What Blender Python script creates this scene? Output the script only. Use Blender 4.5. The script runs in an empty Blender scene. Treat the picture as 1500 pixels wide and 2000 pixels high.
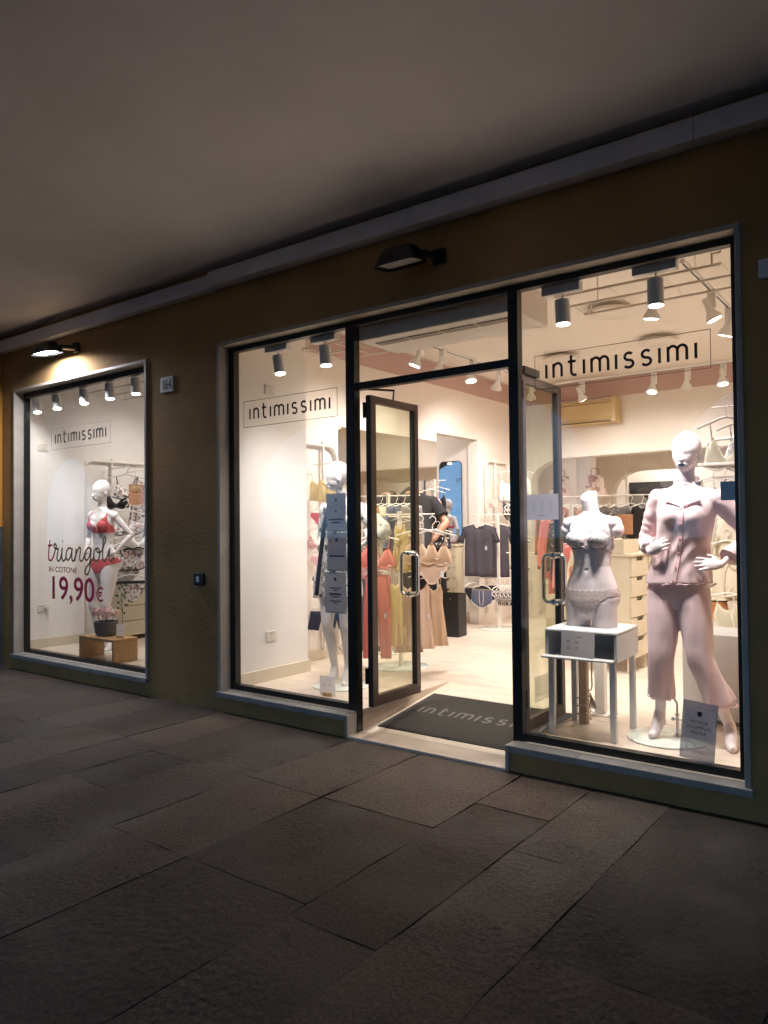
import bpy, bmesh, math, random
import numpy as np
from mathutils import Vector, Matrix, noise
from mathutils.geometry import delaunay_2d_cdt
random.seed(7)
S = bpy.context.scene
COL = S.collection
PI = math.pi
# ------------------------------------------------------------ camera
CAMZ = 1.45
yaw, pit, rol = math.radians(36.9), math.radians(1.19), math.radians(-0.578)
_f = Vector((-math.sin(yaw)*math.cos(pit), math.cos(yaw)*math.cos(pit), math.sin(pit)))
_r = Vector((math.cos(yaw), math.sin(yaw), 0)); _u = _r.cross(_f)
_c, _s = math.cos(rol), math.sin(rol)
_r2 = _r*_c + _u*_s; _u2 = -_r*_s + _u*_c
cd = bpy.data.cameras.new('camera'); cam = bpy.data.objects.new('camera', cd); COL.objects.link(cam)
cam.matrix_world = Matrix((( _r2.x, _u2.x, -_f.x, 0), (_r2.y, _u2.y, -_f.y, 0), (_r2.z, _u2.z, -_f.z, CAMZ), (0, 0, 0, 1)))
cd.sensor_fit = 'HORIZONTAL'; cd.sensor_width = 36; cd.lens = 36*1470.8/1500; cd.clip_start = .05; cd.clip_end = 500
S.camera = cam
# ------------------------------------------------------------ world: blue dusk sky
W = bpy.data.worlds.new('World'); S.world = W; W.use_nodes = True
nt = W.node_tree; bg = nt.nodes['Background']
tcw = nt.nodes.new('ShaderNodeTexCoord'); sep = nt.nodes.new('ShaderNodeSeparateXYZ'); rampw = nt.nodes.new('ShaderNodeValToRGB')
e = rampw.color_ramp.elements; e[0].position = 0; e[0].color = (.095, .195, .34, 1); e[1].position = .8; e[1].color = (.060, .098, .18, 1)
nt.links.new(tcw.outputs['Generated'], sep.inputs[0]); nt.links.new(sep.outputs['Z'], rampw.inputs[0]); nt.links.new(rampw.outputs[0], bg.inputs[0]); bg.inputs[1].default_value = 2.4
S.view_settings.view_transform = 'Standard'; S.view_settings.look = 'None'; S.view_settings.gamma = 1
S.view_settings.exposure = 0.2
S.cycles.max_bounces = 12; S.cycles.diffuse_bounces = 8; S.cycles.glossy_bounces = 5; S.cycles.transparent_max_bounces = 16
S.cycles.sample_clamp_indirect = 4.0; S.cycles.caustics_reflective = False; S.cycles.caustics_refractive = False
S.cycles.use_denoising = True
# ------------------------------------------------------------ materials
M = {}
def mat(name, col, rough=.6, metal=0, spec=.5, bump=0, bscale=40, var=0, vscale=3, emit=None, estr=0, alpha=1, sheen=0, coat=0, stretch=None, detail=4, sss=0):
    m = bpy.data.materials.new(name); m.use_nodes = True; n = m.node_tree; b = n.nodes['Principled BSDF']
    b.inputs['Base Color'].default_value = (*col, 1); b.inputs['Roughness'].default_value = rough
    b.inputs['Metallic'].default_value = metal; b.inputs['Specular IOR Level'].default_value = spec
    b.inputs['Alpha'].default_value = alpha; b.inputs['Sheen Weight'].default_value = sheen; b.inputs['Coat Weight'].default_value = coat
    if sss: b.inputs['Subsurface Weight'].default_value = sss; b.inputs['Subsurface Radius'].default_value = (.02, .01, .006)
    if emit: b.inputs['Emission Color'].default_value = (*emit, 1); b.inputs['Emission Strength'].default_value = estr
    tc = n.nodes.new('ShaderNodeTexCoord'); src = tc.outputs['Object']
    if stretch:
        mp = n.nodes.new('ShaderNodeMapping'); mp.inputs['Scale'].default_value = stretch; n.links.new(src, mp.inputs[0]); src = mp.outputs[0]
    if var:
        t = n.nodes.new('ShaderNodeTexNoise'); t.inputs['Scale'].default_value = vscale; t.inputs['Detail'].default_value = 6; t.inputs['Roughness'].default_value = .6
        n.links.new(src, t.inputs['Vector'])
        r = n.nodes.new('ShaderNodeMapRange'); r.inputs['From Min'].default_value = .3; r.inputs['From Max'].default_value = .7
        r.inputs['To Min'].default_value = 1-var; r.inputs['To Max'].default_value = 1+var; n.links.new(t.outputs[0], r.inputs[0])
        v = n.nodes.new('ShaderNodeVectorMath'); v.operation = 'SCALE'; v.inputs[0].default_value = col; n.links.new(r.outputs[0], v.inputs['Scale'])
        n.links.new(v.outputs[0], b.inputs['Base Color'])
        r2 = n.nodes.new('ShaderNodeMapRange'); r2.inputs['To Min'].default_value = max(.03, rough-.12); r2.inputs['To Max'].default_value = min(1, rough+.12)
        n.links.new(t.outputs[0], r2.inputs[0]); n.links.new(r2.outputs[0], b.inputs['Roughness'])
    if bump:
        t = n.nodes.new('ShaderNodeTexNoise'); t.inputs['Scale'].default_value = bscale; t.inputs['Detail'].default_value = detail
        n.links.new(src, t.inputs['Vector'])
        p = n.nodes.new('ShaderNodeBump'); p.inputs['Strength'].default_value = bump; p.inputs['Distance'].default_value = .01
        n.links.new(t.outputs[0], p.inputs['Height']); n.links.new(p.outputs[0], b.inputs['Normal'])
    M[name] = m; return m
def pattern(name, base, cols, scale=30, rough=.7, thr=.5, kind='voronoi'):
    """printed fabric: two or three spot colours on a base"""
    m = mat(name, base, rough); n = m.node_tree; b = n.nodes['Principled BSDF']
    tc = n.nodes.new('ShaderNodeTexCoord'); prev = None
    for i, c in enumerate(cols):
        t = n.nodes.new('ShaderNodeTexNoise'); t.noise_dimensions = '4D'; t.inputs['W'].default_value = i*3.7+.5; t.inputs['Scale'].default_value = scale*(1+.2*i)
        t.inputs['Detail'].default_value = 2.5; t.inputs['Distortion'].default_value = .8
        n.links.new(tc.outputs['Object'], t.inputs['Vector'])
        r = n.nodes.new('ShaderNodeMapRange'); r.inputs['From Min'].default_value = thr+.02; r.inputs['From Max'].default_value = thr+.05; n.links.new(t.outputs[0], r.inputs[0])
        mx = n.nodes.new('ShaderNodeMix'); mx.data_type = 'RGBA'; n.links.new(r.outputs[0], mx.inputs['Factor'])
        if prev is None: mx.inputs[6].default_value = (*base, 1)
        else: n.links.new(prev, mx.inputs[6])
        mx.inputs[7].default_value = (*c, 1); prev = mx.outputs[2]
    n.links.new(prev, b.inputs['Base Color']); return m
def stripes(name, a, c, scale=30, axis=0, rough=.7):
    m = mat(name, a, rough); n = m.node_tree; b = n.nodes['Principled BSDF']
    tc = n.nodes.new('ShaderNodeTexCoord'); w = n.nodes.new('ShaderNodeTexWave'); w.bands_direction = 'XYZ'[axis] if axis < 3 else 'DIAGONAL'
    w.inputs['Scale'].default_value = scale; w.inputs['Distortion'].default_value = 13; n.links.new(tc.outputs['Object'], w.inputs['Vector'])
    r = n.nodes.new('ShaderNodeValToRGB'); r.color_ramp.interpolation = 'CONSTANT'
    r.color_ramp.elements[0].color = (*a, 1); r.color_ramp.elements[1].position = .5; r.color_ramp.elements[1].color = (*c, 1)
    n.links.new(w.outputs[1], r.inputs[0]); n.links.new(r.outputs[0], b.inputs['Base Color']); return m
mat('ochre_paint', (.35, .215, .085), .9, bump=.35, bscale=45, var=.28, vscale=1.3)
mat('ochre_bright', (.55, .26, .04), .9, bump=.3, bscale=60, var=.1, vscale=2)
mat('dado_stone', (.06, .07, .08), .7, bump=.5, bscale=12, var=.4, vscale=6)
mat('marble', (.40, .36, .31), .45, bump=.05, bscale=30, var=.14, vscale=5)
mat('sill_stone', (.27, .265, .25), .6, bump=.2, bscale=60, var=.16, vscale=8)
mat('threshold_marble', (.66, .57, .47), .35, bump=.05, bscale=20, var=.16, vscale=4, stretch=(.5, 3, 1))
mat('frame_metal', (.014, .013, .012), .35, metal=.3, var=.2, vscale=9)
mat('frame_brown', (.06, .042, .035), .4, metal=.3)
mat('portico_plaster', (.84, .84, .90), .9, bump=.25, bscale=9, var=.07, vscale=1.1)
mat('fascia_grey', (.74, .76, .84), .7, var=.10, vscale=3, bump=.06, bscale=60)
mat('wall_cream', (.80, .745, .68), .75, var=.02, vscale=1.5, bump=.03, bscale=80)
mat('wall_white', (.80, .775, .745), .7, var=.015, vscale=1.5, bump=.03, bscale=80)
mat('ceiling_white', (.87, .83, .77), .85, var=.015, vscale=2)
mat('band_pink', (.52, .36, .33), .8)
mat('skirt_cream', (.60, .54, .43), .5)
mat('riser', (.55, .45, .35), .6, var=.1, vscale=8)
mat('white_metal', (.80, .76, .70), .35, spec=.4)
mat('white_lamp', (.85, .85, .85), .45)
mat('mannequin', (.84, .74, .74), .32, spec=.5, coat=.15)
mat('mannequin_pale', (.80, .74, .71), .32, spec=.5, coat=.15)
mat('black', (.008, .008, .008), .5)
mat('ink', (.012, .011, .012), .4)
mat('chrome', (.8, .8, .82), .08, metal=1)
mat('steel', (.55, .54, .52), .25, metal=1)
mat('paper', (.80, .82, .88), .8, bump=.04, bscale=30)
mat('paper_grey', (.62, .64, .76), .8)
mat('print_grey', (.09, .09, .12), .8)
mat('print_light', (.30, .31, .38), .8)
mat('crimson', (.46, .035, .09), .5)
mat('maroon', (.32, .10, .11), .5)
mat('script_dark', (.13, .10, .105), .5)
mat('script_olive', (.26, .18, .10), .5)
mat('oak', (.50, .29, .12), .5, var=.16, vscale=6, stretch=(10, 10, 1), bump=.08, bscale=30)
mat('oak_light', (.60, .38, .18), .5, var=.14, vscale=6, stretch=(1, 10, 10))
mat('cabinet', (.60, .52, .38), .45, var=.03, vscale=5)
mat('stool_white', (.66, .65, .63), .4, var=.02, vscale=4)
mat('glass_plate', (.70, .76, .70), .12, coat=.3)
mat('glass_edge', (.25, .34, .27), .2)
mat('concrete_pot', (.14, .135, .13), .7, bump=.2, bscale=40, var=.2, vscale=6)
mat('stem', (.05, .045, .03), .8)
mat('flower', (.72, .48, .47), .8, var=.2, vscale=60)
mat('flower_peach', (.72, .50, .38), .8, var=.2, vscale=60)
mat('leaf', (.08, .14, .05), .6)
mat('mat_rug', (.035, .032, .03), 1, bump=.7, bscale=400, var=.25, vscale=90)
mat('mat_letter', (.17, .16, .155), 1, bump=.6, bscale=400)
mat('coral', (.60, .165, .135), .75, bump=.1, bscale=150)
mat('red_lace', (.64, .11, .12), .75, bump=.3, bscale=200, var=.15, vscale=60)
mat('coral_soft', (.72, .20, .16), .75)
mat('salmon', (.78, .30, .30), .75)
mat('pink_satin', (.74, .55, .56), .5, sheen=.3, bump=.05, bscale=60)
mat('pink_soft', (.66, .42, .46), .7)
mat('yellow', (.68, .53, .23), .7)
mat('cream_cloth', (.68, .60, .44), .75)
mat('white_cloth', (.72, .70, .66), .75, bump=.1, bscale=90)
mat('tan_cloth', (.50, .34, .22), .7)
mat('nude_cloth', (.56, .40, .30), .6)
mat('terracotta', (.42, .17, .08), .75)
mat('grey_tee', (.075, .068, .085), .9, bump=.15, bscale=200)
mat('slate', (.10, .11, .17), .8)
mat('navy', (.015, .018, .045), .8)
mat('denim', (.03, .06, .14), .8)
mat('black_cloth', (.010, .009, .010), .85, bump=.15, bscale=120)
mat('grey_cloth', (.20, .18, .165), .8)
mat('orange_cloth', (.52, .24, .09), .7)
mat('beige_lace', (.60, .54, .40), .7, bump=.3, bscale=120, var=.1, vscale=50)
mat('skin', (.50, .27, .18), .5, sss=.1)
mat('hair', (.014, .009, .006), .6, bump=.5, bscale=120)
mat('ac_plastic', (.62, .46, .24), .45)
mat('ac_dark', (.12, .09, .05), .6)
mat('grille', (.26, .22, .18), .6)
mat('wood_sign', (.36, .16, .07), .5, var=.1, vscale=10)
mat('paper_bag', (.012, .011, .010), .55)
mat('switch_plate', (.70, .66, .60), .4)
mat('bell_dark', (.02, .022, .02), .4)
mat('plate_white', (.72, .72, .74), .4, var=.06, vscale=30)
mat('lamp_black', (.010, .010, .010), .45, bump=.1, bscale=40)
mat('lamp_lens', (.45, .46, .44), .3)
mat('rope', (.45, .38, .30), .8)
mat('skin_photo', (.60, .30, .17), .6)
pattern('floral', (.74, .69, .67), [(.35, .12, .12), (.10, .09, .10), (.55, .30, .28)], 26, thr=.56)
pattern('bra_print', (.72, .68, .66), [(.06, .05, .05), (.40, .20, .18)], 38, thr=.53)
pattern('leaf_print', (.76, .74, .70), [(.08, .08, .07), (.32, .31, .29)], 17, thr=.56)
pattern('lace_grey', (.52, .50, .51), [(.24, .24, .26), (.66, .62, .62)], 55, thr=.49)
pattern('lace_pink', (.56, .45, .42), [(.46, .36, .34), (.68, .58, .54)], 70, thr=.5)
pattern('pink_print', (.68, .42, .44), [(.60, .12, .18), (.72, .60, .60)], 40, thr=.53)
pattern('black_print', (.012, .012, .018), [(.5, .48, .45), (.2, .15, .15)], 26, thr=.57)
pattern('poster_photo', (.030, .028, .028), [(.10, .09, .085), (.015, .014, .014)], 3.5, thr=.5)
pattern('couple_photo', (.68, .36, .22), [(.36, .14, .06), (.70, .48, .22)], 13, thr=.52)
pattern('stone_bag', (.66, .52, .46), [(.40, .24, .2), (.72, .64, .6)], 9, thr=.55)
stripes('stripe_white', (.66, .60, .54), (.035, .03, .035), 24, 3)
stripes('stripe_dark', (.02, .02, .03), (.55, .52, .48), 18, 3)
stripes('stripe_brief', (.08, .085, .13), (.50, .48, .46), 10, 0)
for k, (c, e) in dict(lamp_glow=((1, .93, .82), 28), lamp_glow_soft=((1, .9, .78), 9), wall_lamp_glow=((.93, .93, 1), 40)).items():
    mat(k, (.8, .8, .8), .5, emit=c, estr=e)
def glassmat(name, tint, refl=1.0):
    m = bpy.data.materials.new(name); m.use_nodes = True; n = m.node_tree; n.nodes.remove(n.nodes['Principled BSDF'])
    t = n.nodes.new('ShaderNodeBsdfTransparent'); t.inputs[0].default_value = (*tint, 1)
    g = n.nodes.new('ShaderNodeBsdfGlossy'); g.inputs['Roughness'].default_value = .0; g.inputs[0].default_value = (refl,)*3+(1,)
    ge = n.nodes.new('ShaderNodeNewGeometry'); d = n.nodes.new('ShaderNodeVectorMath'); d.operation = 'DOT_PRODUCT'
    n.links.new(ge.outputs['Normal'], d.inputs[0]); n.links.new(ge.outputs['Incoming'], d.inputs[1])
    def mth(op, a, b=0):
        q = n.nodes.new('ShaderNodeMath'); q.operation = op
        for i, v in enumerate((a, b)):
            if hasattr(v, 'links'): n.links.new(v, q.inputs[i])
            else: q.inputs[i].default_value = v
        return q.outputs[0]
    c = mth('ABSOLUTE', d.outputs['Value']); k = mth('POWER', mth('SUBTRACT', 1, c), 5)
    f = mth('ADD', mth('MULTIPLY', k, .5), .045)      # Schlick reflectance of one glass face
    mx = n.nodes.new('ShaderNodeMixShader'); n.links.new(f, mx.inputs[0]); n.links.new(t.outputs[0], mx.inputs[1]); n.links.new(g.outputs[0], mx.inputs[2])
    n.links.new(mx.outputs[0], n.nodes['Material Output'].inputs[0]); M[name] = m
glassmat('glass', (.96, .97, .96)); glassmat('glass_green', (.88, .90, .82)); glassmat('acrylic', (.86, .84, .84))
mm = mat('mirror', (.80, .80, .80), .02, metal=1)
def translucent(name, k):
    m = M[name]; n = m.node_tree; b = n.nodes['Principled BSDF']; out = n.nodes['Material Output']
    tr = n.nodes.new('ShaderNodeBsdfTranslucent'); mx = n.nodes.new('ShaderNodeMixShader'); mx.inputs[0].default_value = k; tr.inputs[0].default_value = b.inputs['Base Color'].default_value
    n.links.new(b.outputs[0], mx.inputs[1]); n.links.new(tr.outputs[0], mx.inputs[2]); n.links.new(mx.outputs[0], out.inputs[0])
for k in ('paper', 'paper_grey'): translucent(k, .5)
for k in ('pink_satin', 'floral', 'leaf_print', 'white_cloth', 'yellow', 'cream_cloth'): pass
def alpha_mat(name, col, a):
    m = mat(name, col, .8, alpha=a); return m
alpha_mat('plastic_sleeve', (.55, .58, .68), .55)
alpha_mat('lace_sheer', (.60, .48, .45), .6)
alpha_mat('sticker_clear', (.6, .6, .5), .25)
# ------------------------------------------------------------ mesh helpers
class MB:
    def __init__(s): s.v = []; s.f = []; s.mi = []; s.cur = 0
    def add(s, vs, fs):
        o = len(s.v); s.v += [tuple(v) for v in vs]
        for f in fs: s.f.append([i+o for i in f]); s.mi.append(s.cur)
        return s
    def box(s, x0, x1, y0, y1, z0, z1, bev=0):
        if bev <= 0:
            return s.add([(x0,y0,z0),(x1,y0,z0),(x1,y1,z0),(x0,y1,z0),(x0,y0,z1),(x1,y0,z1),(x1,y1,z1),(x0,y1,z1)],
                         [(3,2,1,0),(4,5,6,7),(0,1,5,4),(1,2,6,5),(2,3,7,6),(3,0,4,7)])
        bm = bmesh.new(); bmesh.ops.create_cube(bm, size=1)
        for v in bm.verts: v.co = Vector(((x0+x1)/2+v.co.x*(x1-x0), (y0+y1)/2+v.co.y*(y1-y0), (z0+z1)/2+v.co.z*(z1-z0)))
        bmesh.ops.bevel(bm, geom=list(bm.edges), offset=bev, segments=2, profile=.5, affect='EDGES')
        s.bm(bm); return s
    def bm(s, bm):
        bm.verts.index_update(); s.add([v.co[:] for v in bm.verts], [[v.index for v in f.verts] for f in bm.faces]); bm.free(); return s
    def obox(s, c, ax, hx, hy, hz):
        """box at c rotated by yaw ax with half sizes"""
        ca, sa = math.cos(ax), math.sin(ax); vs = []
        for z in (-hz, hz):
            for x, y in ((-hx,-hy),(hx,-hy),(hx,hy),(-hx,hy)): vs.append((c[0]+x*ca-y*sa, c[1]+x*sa+y*ca, c[2]+z))
        return s.add(vs, [(3,2,1,0),(4,5,6,7),(0,1,5,4),(1,2,6,5),(2,3,7,6),(3,0,4,7)])
    def tube(s, pts, r, n=10, caps=True, flat=1.0, closed=False):
        pts = [Vector(p) for p in pts]; k = len(pts)
        rr = list(r) if hasattr(r, '__len__') else [r]*k
        t0 = (pts[1]-pts[0]).normalized(); up = Vector((0,0,1)) if abs(t0.z) < .9 else Vector((0,1,0))
        a = t0.cross(up).normalized(); vs = []
        for i in range(k):
            if closed: t = (pts[(i+1)%k]-pts[i-1]).normalized()
            else: t = (pts[min(i+1,k-1)]-pts[max(i-1,0)]).normalized()
            a = (a-t*a.dot(t)).normalized(); b = t.cross(a)
            for j in range(n):
                q = 2*PI*j/n; vs.append(pts[i]+(a*math.cos(q)+b*math.sin(q)*flat)*rr[i])
        fs = []
        for i in range(k if closed else k-1):
            for j in range(n):
                i2 = (i+1)%k
                fs.append((i*n+j, i*n+(j+1)%n, i2*n+(j+1)%n, i2*n+j))
        if caps and not closed: fs += [tuple(range(n-1,-1,-1)), tuple((k-1)*n+j for j in range(n))]
        return s.add(vs, fs)
    def cyl(s, p0, p1, r, n=20, r1=None): return s.tube([p0, p1], [r, r if r1 is None else r1], n)
    def lathe(s, prof, c=(0,0,0), n=32, cap=True):
        vs = []; k = len(prof)
        for r, z in prof:
            for j in range(n): q = 2*PI*j/n; vs.append((c[0]+r*math.cos(q), c[1]+r*math.sin(q), c[2]+z))
        fs = [(i*n+j, i*n+(j+1)%n, (i+1)*n+(j+1)%n, (i+1)*n+j) for i in range(k-1) for j in range(n)]
        if cap: fs += [tuple(range(n-1,-1,-1)), tuple((k-1)*n+j for j in range(n))]
        return s.add(vs, fs)
    def ell(s, c, r, n=16, rot=None):
        vs = []; m = n//2+1
        for i in range(1, m):
            ph = PI*i/m
            for j in range(n):
                q = 2*PI*j/n; p = Vector((r[0]*math.sin(ph)*math.cos(q), r[1]*math.sin(ph)*math.sin(q), r[2]*math.cos(ph)))
                if rot: p = rot @ p
                vs.append(p+Vector(c))
        p = Vector((0,0,r[2])); p2 = -p
        if rot: p = rot @ p; p2 = rot @ p2
        vs += [p+Vector(c), p2+Vector(c)]; K = (m-1)*n
        fs = [(i*n+j, (i+1)*n+j, (i+1)*n+(j+1)%n, i*n+(j+1)%n) for i in range(m-2) for j in range(n)]
        fs += [(K, j, (j+1)%n) for j in range(n)] + [(K+1, (m-2)*n+(j+1)%n, (m-2)*n+j) for j in range(n)]
        return s.add(vs, fs)
    def loft(s, rings, cap=True):
        n = len(rings[0]); vs = [p for r in rings for p in r]
        fs = [(i*n+j, i*n+(j+1)%n, (i+1)*n+(j+1)%n, (i+1)*n+j) for i in range(len(rings)-1) for j in range(n)]
        if cap: fs += [tuple(range(n-1,-1,-1)), tuple((len(rings)-1)*n+j for j in range(n))]
        return s.add(vs, fs)
    def prism(s, poly, axis, a, b):
        """extrude a 2D polygon; axis 0: (y,z) along x, 1: (x,z) along y, 2: (x,y) along z"""
        def P(u, w, t): return ((t,u,w),(u,t,w),(u,w,t))[axis]
        n = len(poly); vs = [P(u,w,a) for u,w in poly]+[P(u,w,b) for u,w in poly]
        fs = [tuple(range(n)), tuple(range(2*n-1,n-1,-1))]+[(i,i+n,(i+1)%n+n,(i+1)%n) for i in range(n)]
        return s.add(vs, fs)
    def ribbon(s, pts, w, place, th=.0015):
        """flat stroke of width w along 2D pts; place(u,v,d) -> 3D"""
        P = [Vector(p) for p in pts]; k = len(P); L = []; R = []
        for i in range(k):
            t = (P[min(i+1,k-1)]-P[max(i-1,0)]); t = t.normalized() if t.length > 0 else Vector((1,0))
            nn = Vector((-t.y, t.x))*w/2; L.append(P[i]+nn); R.append(P[i]-nn)
        vs = [place(p.x,p.y,0) for p in L]+[place(p.x,p.y,0) for p in R]+[place(p.x,p.y,th) for p in L]+[place(p.x,p.y,th) for p in R]
        fs = [(0, k, 3*k, 2*k), (k-1, 3*k-1, 4*k-1, 2*k-1)]
        for i in range(k-1):
            fs += [(i,i+1,k+i+1,k+i),(2*k+i,3*k+i,3*k+i+1,2*k+i+1),(i,2*k+i,2*k+i+1,i+1),(k+i,k+i+1,3*k+i+1,3*k+i)]
        return s.add(vs, fs)
    def build(s, name, material=None, parent=None, smooth=False, loc=None, auto=None):
        me = bpy.data.meshes.new(name); me.from_pydata(s.v, [], s.f)
        bm = bmesh.new(); bm.from_mesh(me)
        bmesh.ops.recalc_face_normals(bm, faces=bm.faces); bm.to_mesh(me); bm.free()
        mats = material if isinstance(material, (list, tuple)) else [material]
        for q in mats: me.materials.append(M[q] if isinstance(q, str) else q)
        if len(mats) > 1: me.polygons.foreach_set('material_index', s.mi)
        if smooth: me.polygons.foreach_set('use_smooth', [True]*len(me.polygons))
        if auto: me.polygons.foreach_set('use_smooth', [True]*len(me.polygons)); me.set_sharp_from_angle(angle=math.radians(auto))
        o = bpy.data.objects.new(name, me); COL.objects.link(o)
        if parent: o.parent = parent
        if loc: o.location = loc
        return o
def tag(o, label, cat, group=None, kind=None):
    if label: o['label'] = label
    if cat: o['category'] = cat
    if group: o['group'] = group
    if kind: o['kind'] = kind
    return o
def T(name, label, cat, loc=(0,0,0), rz=0, group=None):
    o = bpy.data.objects.new(name, None); o.empty_display_size = .1; COL.objects.link(o); o.location = loc; o.rotation_euler = (0,0,rz)
    return tag(o, label, cat, group)
def dup(root, loc=None, rz=None, label=None, group=None, scale=None):
    def cp(o, par):
        c = o.copy(); COL.objects.link(c); c.parent = par
        for ch in list(o.children): cp(ch, c)
        return c
    c = cp(root, None)
    if loc is not None: c.location = loc
    if rz is not None: c.rotation_euler = (0,0,rz)
    if label: c['label'] = label
    if group: c['group'] = group
    if scale: c.scale = scale
    return c
def cr(pts, k=6, closed=False):
    """catmull-rom through points of any dimension"""
    P = [Vector(p) for p in pts]; out = []; n = len(P)
    for i in range(n if closed else n-1):
        if closed: a, b, c, d = P[i-1], P[i], P[(i+1)%n], P[(i+2)%n]
        else: a, b, c, d = P[max(i-1,0)], P[i], P[i+1], P[min(i+2,n-1)]
        for j in range(k):
            t = j/k; out.append(.5*((2*b)+(c-a)*t+(2*a-5*b+4*c-d)*t*t+(3*b-a-3*c+d)*t**3))
    if not closed: out.append(P[-1])
    return out
def text_mesh(name, s, size, place, material, parent, align='LEFT', th=.0012, sx=1.0, bold=0):
    cu = bpy.data.curves.new('txt', 'FONT'); cu.body = s; cu.size = size; cu.align_x = align; cu.extrude = th/2; cu.offset = bold
    o = bpy.data.objects.new('txt', cu); COL.objects.link(o)
    me = bpy.data.meshes.new_from_object(o.evaluated_get(bpy.context.evaluated_depsgraph_get()))
    bpy.data.objects.remove(o); bpy.data.curves.remove(cu)
    for v in me.vertices: v.co = Vector(place(v.co.x*sx, v.co.y, v.co.z))
    me.materials.clear(); me.materials.append(M[material]); me.name = name
    ob = bpy.data.objects.new(name, me); COL.objects.link(ob)
    if parent: ob.parent = parent
    return ob
def spot(parent, loc, tgt, power, ang=80, blend=.7, col=(1, .86, .72), rad=.05):
    l = bpy.data.lights.new('light', 'SPOT'); l.energy = power; l.spot_size = math.radians(ang); l.spot_blend = blend; l.color = col; l.shadow_soft_size = rad
    o = bpy.data.objects.new('light', l); COL.objects.link(o)
    d = Vector(tgt)-Vector(loc); o.rotation_euler = d.to_track_quat('-Z', 'Y').to_euler(); o.location = loc
    if parent: o.parent = parent; o.location = Vector(loc)-parent.location
    return o
# key planes
YF = 4.032      # facade plane
YG = 4.152      # glass plane
FZ = .165       # shop floor level
CZ = 3.56       # portico ceiling
IC = 3.46       # shop ceiling
XW = -4.98      # middle wall of the shop
YB = 9.92       # back wall
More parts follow.
